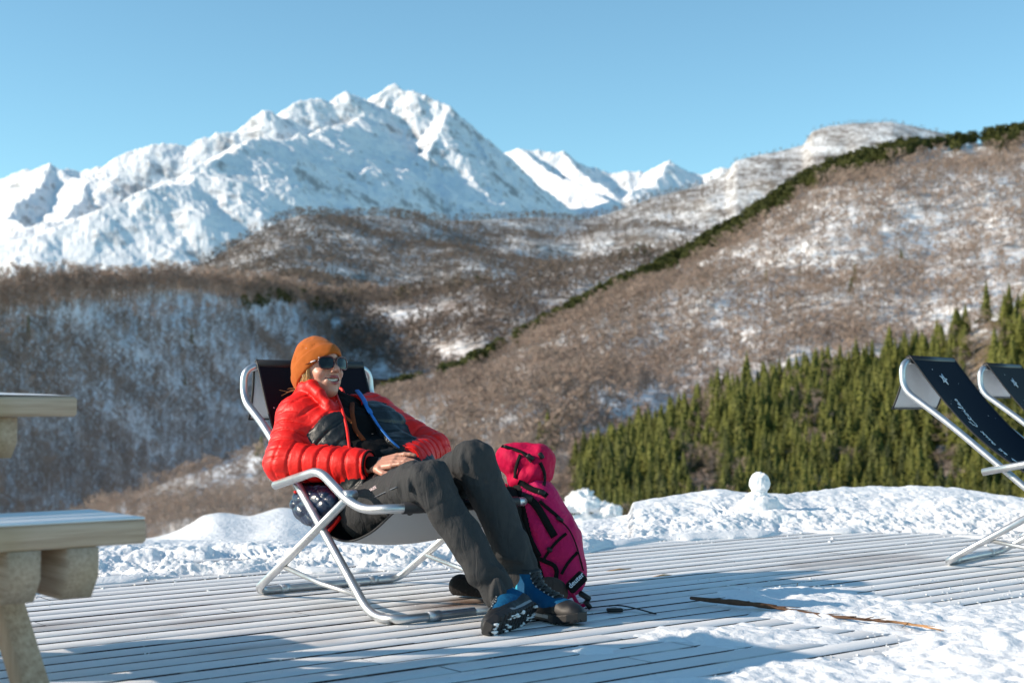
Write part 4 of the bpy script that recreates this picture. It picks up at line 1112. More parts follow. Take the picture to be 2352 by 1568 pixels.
def sdfobj(name, fn, lo, hi, h, mat, parent=None, sm=0, **kw):
    V, Q = nets(fn, lo, hi, h)
    me = npmesh(name, V, quads=Q); o = addobj(name, me, mat, parent, **kw)
    return o, V, Q
def bbox(pts, pad):
    pts = np.array(pts); return pts.min(0) - pad, pts.max(0) + pad
def nz(v): v = np.array(v, float); return v / np.linalg.norm(v)

# ================================================================== PERSON
J = dict(hR=np.array([-.458, 4.88, .335]), hL=np.array([-.305, 5.005, .335]), kR=aty(983, 1104, 4.51), kL=aty(1088, 1058, 4.62), aR=aty(1152, 1368, 4.47), aL=aty(1213, 1338, 4.62),
         nb=np.array([-.668, 5.235, .66]), sR=aty(690, 958, 5.10), sL=aty(852, 955, 5.32), eR=aty(655, 1062, 4.97), wR=aty(846, 1068, 4.84), eL=aty(992, 1034, 5.20), wL=aty(938, 1056, 4.97))
for a, b in (('hR','kR'),('kR','aR'),('hL','kL'),('kL','aL'),('sR','eR'),('eR','wR'),('sL','eL'),('eL','wL')): print(a, b, round(float(np.linalg.norm(J[a] - J[b])), 3))
hc = (J['hR'] + J['hL']) / 2; LAT = nz(J['sL'] - J['sR']); AX = nz(J['nb'] - hc); FRT = nz(np.cross(AX, LAT))
if FRT @ np.array([.6, -.7, .3]) < 0: FRT = -FRT
chest = J['nb'] * .66 + hc * .34; belly = J['nb'] * .30 + hc * .70
HC = aty(733, 847, 5.17)                                  # head centre
hf = nz([.66, -.72, .20]); hu = nz(np.array([0, 0, 1.]) - hf[2] * hf + .03 * np.array([1, 0, 0])); hu = nz(hu - (hu @ hf) * hf); hl = np.cross(hu, hf)
HM = np.stack([hf, hl, hu])                               # rows: forward, her left, up
def HL(f, l, u): return HC + hf * f + hl * l + hu * u
def near(p, c, r, fn):
    m = np.linalg.norm(p - c, axis=1) < r; d = np.full(len(p), 9.)
    d[~m] = np.linalg.norm(p[~m] - c, axis=1) - r * .75
    if m.any(): d[m] = fn(p[m])
    return d
def head_sdf(p):
    q = (p - HC) @ HM.T; s = q.copy(); s[:, 1] = np.abs(s[:, 1])
    d = ell(q, (-.012, 0, .022), (.096, .075, .086))
    d = smin(d, ell(q, (.026, 0, -.035), (.060, .049, .082)), .03)
    d = smin(d, ell(q, (.058, 0, -.096), (.026, .022, .018)), .025)          # chin
    d = smin(d, ell(s, (.022, .040, -.062), (.030, .010, .018)), .03)        # jaw corner
    d = smin(d, ell(s, (.058, .038, -.030), (.022, .017, .015)), .018)       # smiling cheek
    d = smin(d, rc(q, (.078, 0, .028), (.082, 0, .030), .016, .016), .03)    # brow
    d = smax(d, -ell(s, (.092, .030, .002), (.012, .017, .012)), .012)       # eye hollows
    d = smin(d, rc(q, (.084, 0, .006), (.108, 0, -.024), .0065, .0105), .010)
    d = smin(d, ell(s, (.096, .0105, -.030), (.010, .0065, .0065)), .006)    # nostril wings
    d = smax(d, -ell(s, (.101, .0065, -.0375), (.004, .0034, .004)), .003)
    d = smin(d, ell(q, (.068, 0, -.060), (.023, .034, .024)), .016)          # muzzle
    yy = -.0600 + 8.0 * s[:, 1] ** 2
    mouth = np.maximum(np.abs(q[:, 2] - yy) - .0072 * np.clip(1 - (s[:, 1] / .0285) ** 2, 0, 1) ** .6, s[:, 1] - .0285)
    up = smin(rc(s, (.0925, 0, -.0500), (.0865, .014, -.0485), .0050, .0042), rc(s, (.0865, .014, -.0485), (.074, .0285, -.0520), .0042, .0020), .003)
    lo = smin(rc(s, (.0895, 0, -.0705), (.0840, .014, -.0680), .0055, .0048), rc(s, (.0840, .014, -.0680), (.073, .0285, -.0545), .0048, .0020), .003)
    d = smin(d, up, .0035); d = smin(d, lo, .0035)
    d = smax(d, -np.maximum(mouth, .060 - q[:, 0]), .0015)
    d = smax(d, -rc(s, (.088, .022, -.022), (.074, .037, -.058), .0016, .0016), .012)   # smile folds
    d = smin(d, ell(s, (-.012, .072, -.008), (.016, .006, .026)), .008)       # ears under the hat
    return d
hdR = dict(w=aty(858, 1070, 4.835), k=aty(896, 1062, 4.80)); pR = nz(hdR['k'] - hdR['w'])
hdL = dict(w=aty(930, 1062, 4.94), k=aty(905, 1068, 4.87)); pL = nz(hdL['k'] - hdL['w'])
def hand_parts(w_, k_, nrm, thumb_side, curl):
    """round cones of palm, four fingers and thumb; nrm points out of the back of the hand"""
    d = nz(k_ - w_); nrm = nz(nrm - (nrm @ d) * d); s = np.cross(d, nrm) * thumb_side; P = []
    L = .088; kn = w_ + d * L
    for i, o in enumerate((-.028, -.010, .009, .027)):
        P.append((w_ + s * o * .6 + d * .01, kn + s * o - nrm * .002 * abs(i - 1.5), .0155, .0115))
    fl = (.036, .043, .040, .030) if thumb_side < 0 else (.030, .040, .043, .036)
    for i, o in enumerate((-.029, -.010, .009, .027)):
        a = kn + s * o; dd = d.copy(); r = .0092 - .0008 * (i in (0, 3)); fan = s * (o * 2.2)
        for j, l in enumerate((fl[i], fl[i] * .68, fl[i] * .52)):
            c = curl * (.55 + .5 * j) + .12 * ((i * 7) % 3 - 1); dj = nz(d * math.cos(c) - nrm * math.sin(c) + fan * .25)
            b = a + dj * l; P.append((a, b, r, r * .9)); a = b; r *= .9
    t0 = w_ + d * .028 + s * -.030 ; t1 = t0 + nz(d * .8 - s * .55 - nrm * .25) * .040; t2 = t1 + nz(d - s * .12 - nrm * .35) * .030; t3 = t2 + nz(d + s * .1 - nrm * .45) * .024
    P += [(w_ + d * .015 - s * .012, t0 + d * .01, .014, .0135), (t0, t1, .0135, .0105), (t1, t2, .0100, .0092), (t2, t3, .0092, .0078)]
    return P
HPR = hand_parts(hdR['w'], hdR['k'] + np.array([0, 0, .004]), np.array([-.15, -.55, .85]), -1, .42)
HPL = hand_parts(hdL['w'], hdL['k'] - np.array([0, 0, .012]), np.array([.2, -.2, .95]), 1, .35)
def hands_sdf(p):
    r = np.full(len(p), 9.)
    for P_ in (HPR, HPL):
        d = np.full(len(p), 9.)
        for i, (a, b, r1, r2) in enumerate(P_): d = smin(d, rc(p, a, b, r1, r2), .007 if i < 4 else .003)
        r = np.minimum(r, d)
    return r
def body_sdf(p):
    d = rc(p, J['hR'], J['hL'], .085, .085)
    d = smin(d, rc(p, hc, belly, .10, .085), .05); d = smin(d, rc(p, belly, chest, .085, .10), .05)
    d = smin(d, rc(p, chest, J['nb'], .10, .05), .04); d = smin(d, rc(p, J['sR'], J['sL'], .045, .045), .04)
    for a, b, r1, r2 in (('hR','kR',.070,.048),('kR','aR',.045,.034),('hL','kL',.070,.048),('kL','aL',.045,.034),('sR','eR',.042,.034),('eR','wR',.034,.026),('sL','eL',.042,.034),('eL','wL',.034,.026)):
        d = smin(d, rc(p, J[a], J[b], r1, r2), .02)
    d = smin(d, rc(p, J['wR'], hdR['w'] + pR * .02, .026, .021), .01); d = smin(d, rc(p, J['wL'], hdL['w'] + pL * .02, .026, .021), .01)
    d = smin(d, rc(p, J['nb'], HL(-.025, 0, -.06), .050, .046), .03)
    for a in ('aR', 'aL'): d = smin(d, ell(p, J[a], (.032, .032, .034)), .01)
    d = smin(d, near(p, HC, .19, head_sdf), .012)
    return smin(d, near(p, hdR['k'], .17, hands_sdf), .004)
def M_skin():
    m = NT('skin'); v = m.coord('Object'); n = m.noise(v, 40, 4); n2 = m.noise(v, 600, 2)
    at = m.n('ShaderNodeAttribute', attribute_name='lip'); bl = m.n('ShaderNodeAttribute', attribute_name='flush')
    c = m.mix(n, (.50, .235, .16), (.58, .29, .205)); c = m.mix(m.math('MULTIPLY', bl.outputs['Fac'], .55), c, (.62, .22, .16))
    m.col(m.mix(at.outputs['Fac'], c, (.36, .085, .085))).set(Roughness=.42)
    m.b.inputs['Subsurface Weight'].default_value = .12; m.b.inputs['Subsurface Radius'].default_value = (1, .4, .25); m.b.inputs['Subsurface Scale'].default_value = .006
    m.bump(n2, .12, .001); return m.m
alljoints = list(J.values()) + [HL(.1, 0, -.1), HL(0, 0, .12), HL(-.12, 0, 0)]
# finer cells for head and hands, coarser for what clothing covers: one continuous mesh at 2.6 mm
lo, hi = bbox(alljoints, .13)
body, V, Q = sdfobj('person', body_sdf, lo, hi, .0027, M_skin())
q = (V - HC) @ HM.T
qs = np.abs(q) * [0, 1, 0] + q * [1, 0, 1]
lip = np.clip(1.5 - np.minimum.reduce([rc(qs, a_, b_, r1_, r2_) for a_, b_, r1_, r2_ in (((.0925, 0, -.0500), (.0865, .014, -.0485), .0050, .0042), ((.0865, .014, -.0485), (.074, .0285, -.0520), .0042, .0020), ((.0895, 0, -.0705), (.0840, .014, -.0680), .0055, .0048), ((.0840, .014, -.0680), (.073, .0285, -.0545), .0048, .0020))]) / .0012, 0, 1)
setattr_pt(body.data, 'lip', lip)
setattr_pt(body.data, 'flush', np.clip(1 - np.minimum(np.linalg.norm(np.abs(q) * [1, 1, 0] + q * [0, 0, 1] - [.062, .045, -.03], axis=1) / .03, np.linalg.norm(q - [.112, 0, -.026], axis=1) / .015), 0, 1))
body['label'] = 'smiling person in red puffer jacket, orange beanie and sunglasses reclining in a deck chair'; body['category'] = 'person'
# teeth
m = MBd(); 
def teeth_sdf(p):
    q = (p - HC) @ HM.T; s1 = np.abs(q[:, 1]); d = np.full(len(p), 9.)
    for i in range(-4, 5):
        l = i * .0058; f = .0775 - 10 * l * l; z = -.0580 + 7 * l * l
        d = smin(d, ell(q, (f - .004, l, z), (.0055, .0034, .0050)), .0010)
    return d
MT_teeth = simple('teeth', (.85, .82, .76), .25)
sdfobj('teeth', teeth_sdf, HL(.08, 0, -.057) - .04, HL(.08, 0, -.057) + .04, .0009, MT_teeth, body)

# ---- knitted beanie
edge_n = nz(np.array([.62, 0, .78])) # plane normal in head frame, tilts down to the nape
def hat_cut(q): return (q - np.array([.083, 0, .021])) @ nz(np.array([-.60, 0, 1.])) 
def hat_sdf(p):
    q = (p - HC) @ HM.T
    base = smin(ell(q, (-.012, 0, .022), (.096, .075, .086)), ell(q, (-.030, 0, -.015), (.082, .072, .080)), .03)
    base = smin(base, ell(q, (-.03, 0, .055), (.06, .05, .062)), .03)
    base = smin(base, rc(q, (.066, 0, .034), (.072, 0, .036), .0235, .0225), .03)
    c = hat_cut(q); cuff = np.clip((.052 - c) / .004, 0, 1) * .0042
    fold = .0018 * fbm3(q[:, 0] * 28, q[:, 1] * 28, q[:, 2] * 28, 2, 3)
    d = base - .0065 - cuff - fold; d = smax(d, -(base - .002), .002)
    return smax(d, -c, .004)
def M_knit():
    m = NT('orange_knit'); v = m.coord('Object'); n = m.noise(v, 30, 3); w_ = m.n('ShaderNodeTexWave'); w_.inputs['Scale'].default_value = 150; w_.inputs['Distortion'].default_value = 1.5; m.l(v, w_.inputs['Vector'])
    f = m.noise(v, 420, 3, .7)
    m.col(m.mix(n, (.36, .078, .003), (.48, .115, .006))).set(Roughness=.95); m.b.inputs['Sheen Weight'].default_value = .05
    m.bump(m.math('ADD', m.math('MULTIPLY', w_.outputs[0], .4), f), .55, .0015); return m.m
hat, _, _ = sdfobj('beanie', hat_sdf, HC - .16, HC + .16, .0024, M_knit(), body)
m = MBd(); rs_ = np.random.RandomState(2)
for (u_, v_, s) in ((733, 821, .004), (713, 892, .0035), (694, 862, .002), (703, 800, .002), (748, 823, .002)):
    p = trace(hat_sdf, u_, v_)
    if p is not None: m.add(*ball(p, s * .62, 1.6, .7, .6, n=8, amp=.2))
m.build('snow_fleck', MB_snow, hat)
# ---- hair
MT_hair = NT('blond_hair'); _v = MT_hair.coord('Object'); MT_hair.col(MT_hair.mix(MT_hair.noise(_v, 120, 3), (.34, .18, .06), (.66, .42, .16))).set(Roughness=.45); MT_hair = MT_hair.m
m = MBd()
for i in range(95):
    a = i / 94.; st = HL(.036 - .075 * a + rs_.normal(0, .003), -.069 + .012 * abs(a - .4) + rs_.normal(0, .003), .008 - .06 * a)
    en = HL(.030 - .07 * a + rs_.normal(0, .006), -.064 + rs_.normal(0, .005), -.062 + rs_.normal(0, .008)); md = (st + en) / 2 + hl * -.006 + rs_.normal(0, .003, 3)
    m.tube(fillet([st, md, en], .05, 4), [.0022] * 2 + [.002] * 2 + [.0016] * 1 + [.001] * 2 if False else .0017, 5, cap=False)
for i in range(6):
    st = HL(-.07 + rs_.normal(0, .01), -.045, -.06); en = st - np.array([.03 + .05 * rs_.uniform(), .0, .02 * rs_.normal()]); m.tube(fillet([st, (st + en) / 2 + [0, 0, rs_.uniform(-.015, .02)], en], .04, 4), .0004, 4, cap=False)
m.build('hair', MT_hair, body)
# ---- sunglasses
gl = empty('sunglasses'); gl.parent = body
MT_lens = simple('dark_lens', (.004, .006, .008), .08, spec=.35); MT_frame = simple('tortoise_frame', (.09, .012, .010), .22, nscale=60, namt=.6, coat=.4); MT_stripe = simple('white_temple', (.75, .72, .72), .35)
gy = .000
def lens_ring(sg, sc_=1.0, inset=0):
    pts = []
    for k in range(28):
        a = 2 * math.pi * k / 28; ca, sa = math.cos(a), math.sin(a)
        l = .0280 * sc_ * math.copysign(abs(ca) ** .62, ca); z = .0220 * sc_ * math.copysign(abs(sa) ** .66, sa)
        if sa < 0: l *= 1 - .12 * abs(sa)
        ll = sg * (.0335) + l; f = .1035 - 4.6 * ll * ll + inset + .06 * z
        pts.append(HL(f, ll, z + gy))
    return pts
for sg in (-1, 1):
    r = lens_ring(sg); c = sum(r) / len(r) + hf * .003; inner = [c + (p - c) * .5 + hf * .0015 for p in r]
    V = [c] + inner + r; n = len(r); T = [(0, 1 + k, 1 + (k + 1) % n) for k in range(n)]; Q = [(1 + k, 1 + n + k, 1 + n + (k + 1) % n, 1 + (k + 1) % n) for k in range(n)]
    MBd().add(V, Q, T).build('lens', MT_lens, gl)
    MBd().tube(r + [r[0]], .0026, 8).build('rim', MT_frame, gl)
    t = [HL(.083, sg * .0635, .010), HL(.072, sg * .0705, .010), HL(.03, sg * .0775, .006)]
    MBd().tube(t, .0034, 8, flat=.5).build('temple', MT_frame, gl)
    MBd().tube([HL(.079, sg * .0685, .0105), HL(.058, sg * .0742, .009)], .0038, 8, flat=.6).build('temple_stripe', MT_stripe, gl)
MBd().tube(fillet([HL(.0985, -.010, .012), HL(.104, 0, .014), HL(.0985, .010, .012)], .01, 4), .0028, 8).build('bridge', MT_frame, gl)

# ---- trousers
def fold(p, a, b, n, amp, s):
    t = tpar(p, a, b); return amp * np.sin(t * n + 2.2 * vn3(p[:, 0] * 9, p[:, 1] * 9, p[:, 2] * 9, s))
def trousers_sdf(p):
    hR, hL, kR, kL, aR, aL = (J[k] for k in ('hR', 'hL', 'kR', 'kL', 'aR', 'aL'))
    d = rc(p, hR + [-.02, .01, -.01], hL + [-.02, .01, -.01], .118, .118)
    d = smin(d, rc(p, hc, belly, .115, .105), .05)
    r = smin(rc(p, hR, kR, .098, .068), rc(p, kR, aR - nz(aR - kR) * .02, .066, .055), .018)
    l = smin(rc(p, hL, kL, .098, .068), rc(p, kL, aL - nz(aL - kL) * .02, .066, .054), .018)
    # wrinkles: fine at the hollow of the knee, long ones down the shin, crumpled over the ankle
    for k_, a_, dd in ((kR, aR, 'r'), (kL, aL, 'l')):
        t = tpar(p, k_, a_); n = vn3(p[:, 0] * 22, p[:, 1] * 22, p[:, 2] * 8, 5)
        wr = .008 * np.clip(1 - abs(t) / .35, 0, 1) * vn3(p[:, 0] * 45 + 9 * p[:, 2], p[:, 1] * 45, p[:, 2] * 12, 6) + .0055 * np.clip((t - .5) / .3, 0, 1) * np.sin(t * 26 + 4 * n) + .006 * n
        if dd == 'r': r = r - wr
        else: l = l - wr
    # articulated knee seam
    for k_, a_, dd in ((kR, aR, 'r'), (kL, aL, 'l')):
        t = tpar(p, k_, a_); s_ = .0022 * np.exp(-((t - .20) / .012) ** 2)
        if dd == 'r': r = r + s_
        else: l = l + s_
    d = smin(smin(d, r, .03), l, .03) - .0045 * fbm3(p[:, 0] * 14, p[:, 1] * 14, p[:, 2] * 14, 3, 9)
    for k_, a_ in ((kR, aR), (kL, aL)):
        t = (p - a_) @ nz(a_ - k_); near = np.linalg.norm(p - a_, axis=1) < .2
        d = np.where(near, smax(d, t - .012, .004), d)
    return d
def M_cloth(name, c, rough=.75, ns=500, amt=.3):
    m = NT(name); v = m.coord('Object'); n = m.noise(v, 30, 3); f = m.noise(v, ns, 2, .6)
    m.col(m.mix(n, tuple(x * .82 for x in c), tuple(x * 1.15 for x in c))).set(Roughness=rough); m.b.inputs['Specular IOR Level'].default_value = .15
    wv = m.noise(m.coord('Object', (38, 38, 9)), 1, 3, .6, 1.2); m.bump(m.math('ADD', m.math('MULTIPLY', f, .12), wv), amt, .009); return m.m
lo, hi = bbox([J[k] for k in ('hR', 'hL', 'kR', 'kL', 'aR', 'aL')] + [belly], .17)
MT_trous = M_cloth('charcoal_softshell', (.044, .045, .047), .8, 500, .6)
trou, _, _ = sdfobj('trousers', trousers_sdf, lo, hi, .0036, MT_trous, body)
MT_zip = simple('grey_zip', (.16, .18, .21), .5); MT_logo = simple('pale_logo', (.75, .60, .62), .5)
def onsurf(fn, pts, off=.0): return [trace(fn, u, v) + np.array([0, -off, 0]) for u, v in pts]
zp = [q_ for q_ in onsurf(trousers_sdf, [(862, 1141), (880, 1132), (900, 1123), (912, 1118)]) if q_ is not None]
MBd().tube(zp, .0042, 6, flat=.4).build('thigh_zip', MT_zip, trou)
def text_on(txt, u0, v0, u1, v1, h_px, fn, mat, name, parent, bold=0):
    cu = bpy.data.curves.new('t', 'FONT'); cu.body = txt; cu.size = 1; cu.extrude = .0; cu.offset = bold
    ot = bpy.data.objects.new('t', cu); COL.objects.link(ot); dg = bpy.context.evaluated_depsgraph_get(); me = bpy.data.meshes.new_from_object(ot.evaluated_get(dg))
    bpy.data.objects.remove(ot); bpy.data.curves.remove(cu)
    bm = bmesh.new(); bm.from_mesh(me); bmesh.ops.triangulate(bm, faces=bm.faces); bmesh.ops.subdivide_edges(bm, edges=bm.edges, cuts=1); bm.to_mesh(me); bm.free()
    co = np.array([v.co[:] for v in me.vertices]); W_ = co[:, 0].max(); L_ = math.hypot(u1 - u0, v1 - v0); dx, dy = (u1 - u0) / L_, (v1 - v0) / L_
    uu_ = u0 + dx * co[:, 0] / W_ * L_ + dy * co[:, 1] * h_px; vv_ = v0 + dy * co[:, 0] / W_ * L_ - dx * co[:, 1] * h_px
    dr = ray(uu_, vv_); tt_ = 3.6 / dr[:, 1]
    for _ in range(110): tt_ = tt_ + np.clip(fn(CAM + dr * tt_[:, None]), -.05, 9) * .7 / np.linalg.norm(dr, axis=1)
    tt_ = np.where(np.abs(tt_ - np.median(tt_)) < .12, tt_, np.median(tt_))
    P_ = CAM + dr * (tt_ - .0022)[:, None]
    me.vertices.foreach_set('co', P_.astype(np.float32).ravel()); me.update()
    me.name = name; return addobj(name, me, mat, parent)
text_on('VAUDE', 851, 1128, 865, 1120, 9, trousers_sdf, MT_logo, 'logo', trou, .01)

# ---- puffer jacket
def tl(p):   # body coordinates: t along the spine 0 hip 1 neck, l lateral (+ her left), f to the front
    r = p - hc; return (r @ AX) / np.linalg.norm(J['nb'] - hc), r @ LAT, r @ FRT
def torso_sdf(p, k=0.):
    c1, b1, h1 = chest, belly, hc
    d = rc(p, c1 - LAT * .085, c1 + LAT * .085, .105, .105)
    d = smin(d, rc(p, b1 - LAT * .07 + FRT * .01, b1 + LAT * .07 + FRT * .01, .112, .112), .06)
    d = smin(d, rc(p, h1 - LAT * .07, h1 + LAT * .07, .118, .118), .06)
    d = smin(d, rc(p, J['sR'] - AX * .01, J['sL'] - AX * .01, .062, .062), .05)
    d = smin(d, rc(p, J['nb'] - AX * .05, J['nb'] + AX * .02, .075, .058), .04)
    return d - k
def puff(t, n, amp): return amp * (np.minimum(1, 1.7 * np.abs(np.sin(np.pi * t * n)) ** .8) - .6)
def sleeve(p, s, e, w_, n1, n2, sd, r=(.080, .072, .068, .050)):
    t1, t2 = tpar(p, s, e), tpar(p, e, w_)
    ang = .5 * vn3(p[:, 0] * 11, p[:, 1] * 11, p[:, 2] * 11, sd); cr = .0022 * vn3(p[:, 0] * 30, p[:, 1] * 30, p[:, 2] * 30, sd + 2)
    d1 = rc(p, s, e, r[0], r[1]) - puff(t1 + .03 * ang, n1, .0085) - cr
    d2 = rc(p, e, w_, r[2], r[3]) - puff(t2 + .03 * ang, n2, .0085) - cr
    d = smin(d1, d2, .02)
    cut = (p - w_) @ nz(w_ - e); return np.where(np.linalg.norm(p - w_, axis=1) < .13, smax(d, cut - .004, .006), d)
OPEN_N = [(762, 880), (772, 905), (786, 940), (797, 985), (803, 1030), (806, 1060)]
OPEN_F = [(822, 893), (832, 915), (850, 950), (868, 980), (893, 1010), (915, 1030)]
big = lambda p: torso_sdf(p, .022)
def edgecurve(pts):
    r = []
    for u, v in pts:
        q_ = trace(big, u, v)
        if q_ is not None: t, l, f = tl(q_[None]); r.append((float(t[0]), float(l[0])))
    r.sort(); return np.array(r)
EN, EF = edgecurve(OPEN_N), edgecurve(OPEN_F); print('EN', EN.round(3).tolist(), 'EF', EF.round(3).tolist())
_c = [aty(676, 922, 5.20), aty(700, 893, 5.13), aty(716, 887, 5.09), aty(734, 905, 5.055), aty(754, 930, 5.03), aty(768, 958, 5.01)]
COLR = [(a_, b_, r_, r2_) for a_, b_, r_, r2_ in zip(_c[:-1], _c[1:], (.024, .026, .024, .020, .016), (.026, .024, .020, .016, .012))]
def jacket_sdf(p):
    t, l, f = tl(p)
    wr = .005 * fbm3(p[:, 0] * 15, p[:, 1] * 15, p[:, 2] * 15, 2, 21)
    d = torso_sdf(p, .024) - puff(t + .02 * np.sin(l * 20), 8.5, .007) - wr
    # stand-up collar
    a = J['nb'] - AX * .01; b = J['nb'] + AX * .105 + FRT * .010; tc = tpar(p, a, b)
    col = rc(p, a, b, .082, .084) - .004 * np.sin(tc * 12) - wr * .6; col = smax(col, -(rc(p, a - AX * .05, b + AX * .1, .060, .064)), .006); col = smax(col, (p - b) @ AX - .0, .01)
    d = smin(d, col, .02)
    for (p0, p1, r0, r1) in COLR: d = smin(d, rc(p, p0, p1, r0, r1) - wr * .4, .014)
    le, lf = np.interp(t, EN[:, 0], EN[:, 1]), np.interp(t, EF[:, 0], EF[:, 1])
    gap = np.minimum(l - le, lf - l)
    gapd = smin(gap, f - .02, .01)
    d = smax(d, gapd, .012)
    d = smax(d, -torso_sdf(p, .002), .004)
    d = smax(d, (-.02 - t) * .45, .01)
    s = smin(sleeve(p, J['sR'], J['eR'], J['wR'], 5.2, 6.2, 1), sleeve(p, J['sL'], J['eL'], J['wL'] + nz(J['wL'] - J['eL']) * .0, 5.2, 6.0, 7, (.074, .066, .062, .047)), .01)
    return smin(d, s, .022)
def shirt_sdf(p):
    d = torso_sdf(p, .010) - .006 * fbm3(p[:, 0] * 16, p[:, 1] * 16, p[:, 2] * 16, 3, 33)
    d = smin(d, rc(p, J['nb'], J['nb'] + AX * .05 + FRT * .015, .066, .058), .02)
    d = smin(d, smin(rc(p, J['eR'], J['wR'] + pR * .022, .030, .027), rc(p, J['eL'], J['wL'] + pL * .015, .030, .027), .001), .01)
    return d
def M_down(name, c, rough, bump=.35, sp=.5):
    m = NT(name); v = m.coord('Object'); n = m.noise(v, 11, 3, .5, .8); f = m.noise(v, 34, 2, .5, 1.0)
    m.col(m.mix(n, tuple(x * .85 for x in c), tuple(min(1, x * 1.12) for x in c))).set(Roughness=rough); m.b.inputs['Specular IOR Level'].default_value = sp
    m.bump(m.math('ADD', n, m.math('MULTIPLY', f, .5)), bump, .008); return m.m
MT_red = M_down('red_nylon', (.78, .010, .006), .50, .5, .35); MT_dark = M_down('slate_nylon', (.010, .014, .017), .42, .5, .35); MT_navy = M_down('navy_nylon', (.010, .022, .055), .30, .5, .6)
MT_blue = simple('blue_lining', (.015, .16, .52), .45); MT_shirt = M_cloth('black_fleece', (.005, .0045, .005), .9); MT_rust = M_cloth('rust_fleece', (.20, .045, .015), .85)
lo, hi = bbox([J[k] for k in ('nb', 'sR', 'sL', 'eR', 'wR', 'eL', 'wL')] + [hc], .2)
V, Q = nets(jacket_sdf, lo, hi, .0036)
t, l, f = tl(V); le, lf = np.interp(t, EN[:, 0], EN[:, 1]), np.interp(t, EF[:, 0], EF[:, 1])
dsl = np.minimum(sleeve(V, J['sR'], J['eR'], J['wR'], 5.2, 6.2, 1), sleeve(V, J['sL'], J['eL'], J['wL'], 5.2, 6., 7, (.074, .066, .062, .047)))
onsl = (dsl < .006)
mid = (EN[:, 1].mean() + EF[:, 1].mean()) / 2
yk = np.where(l < mid, .71 - .5 * np.clip(np.abs(l - (le - .06)) , 0, .1), .86 - .25 * np.clip(np.abs(l - lf - .06), 0, .2))
dark = (~onsl) & (t < yk) & (f > -.02)
mat_i = np.where(dark, 1, 0); fm = (mat_i[Q].mean(1) > .5).astype(np.int32)
# two meshes: red shell and slate panels
jk = addobj('puffer_jacket', npmesh('puffer_jacket', V, quads=Q[fm == 0]), MT_red, body)
def compact(V, Q):
    u_, inv = np.unique(Q, return_inverse=True); return V[u_], inv.reshape(Q.shape)
for nm, sel, mt in (('puffer_jacket', 0, MT_red), ('chest_panel', 1, MT_dark)):
    vv, qq = compact(V, Q[fm == sel]); me = npmesh(nm, vv, quads=qq)
    if sel == 0: jk.data = me; me.materials.append(mt)
    else: addobj(nm, me, mt, jk)
sh, _, _ = sdfobj('fleece_top', shirt_sdf, lo, hi, .0045, MT_shirt, body)
def lift(fn, pts, off):
    r = []
    for u, v in pts:
        q_ = trace(fn, u, v)
        if q_ is not None: r.append(q_ + nz(CAM - q_) * off)
    return r
e1 = [hc + AX * t_ * np.linalg.norm(J['nb'] - hc) + LAT * l_ for t_, l_ in EN]; 
def edge_line(E, off, lat):
    r = []
    for t_, l_ in E:
        b = hc + AX * t_ * np.linalg.norm(J['nb'] - hc) + LAT * (l_ + lat); s = .40
        for _ in range(60):
            dd = float(torso_sdf((b + FRT * s)[None], .022 + off)[0])
            if dd < .0005: break
            s -= dd * .8
        r.append(b + FRT * s)
    return r
ln = edge_line(EN, .006, -.002); lf_ = edge_line(EF, .004, .002)
tn = (J['nb'] + AX * .085 + FRT * .075 + LAT * (EN[-1, 1] * .6)); 
MBd().tube(fillet(ln, .03, 4), .0052, 8).build('zip_edge', MT_red, jk)
m = MBd(); m.tube(fillet(lf_, .03, 4), .0075, 8, flat=.35); m.build('blue_edge', MT_blue, jk)
m = MBd()
top = lf_[-1] + AX * .055 + FRT * -.01 + LAT * .012
m.tube(fillet([lf_[-2], lf_[-1], top], .02, 4), [.010, .016, .018, .020, .020, .02, .014][:len(fillet([lf_[-2], lf_[-1], top], .02, 4))] if False else .0095, 10, flat=.5); m.build('blue_edge', MT_blue, jk)
# rust drawcord panel and toggle inside the collar
pts = lift(shirt_sdf, [(808, 900), (809, 925), (808, 950), (815, 985), (835, 1010)], .003)
MBd().tube(fillet(pts, .02, 4), .009, 8, flat=.4).build('rust_placket', MT_rust, sh)
pts = lift(shirt_sdf, [(772, 925), (790, 955), (806, 968)], .003)
if len(pts) > 2: MBd().tube(fillet(pts, .02, 4), .008, 8, flat=.4).build('rust_placket', MT_rust, sh)
MBd().tube([pts[-1], pts[-1] + [0, 0, -.012]], .004, 8).build('toggle', simple('orange_toggle', (.7, .16, .02), .4), sh)
# cuffs
for w_, e_, r_, mt in ((J['wR'], J['eR'], .0475, MT_shirt), (J['wL'], J['eL'], .045, MT_red)):
    d_ = nz(w_ - e_); up_ = nz(np.cross(d_, [0, 0, 1.])); v_ = np.cross(d_, up_)
    ring = [w_ + d_ * .005 + (up_ * math.cos(a) + v_ * math.sin(a)) * r_ for a in np.linspace(0, 2 * math.pi, 25)]
    MBd().tube(ring, .0045, 6, cap=False).build('cuff', mt, jk)
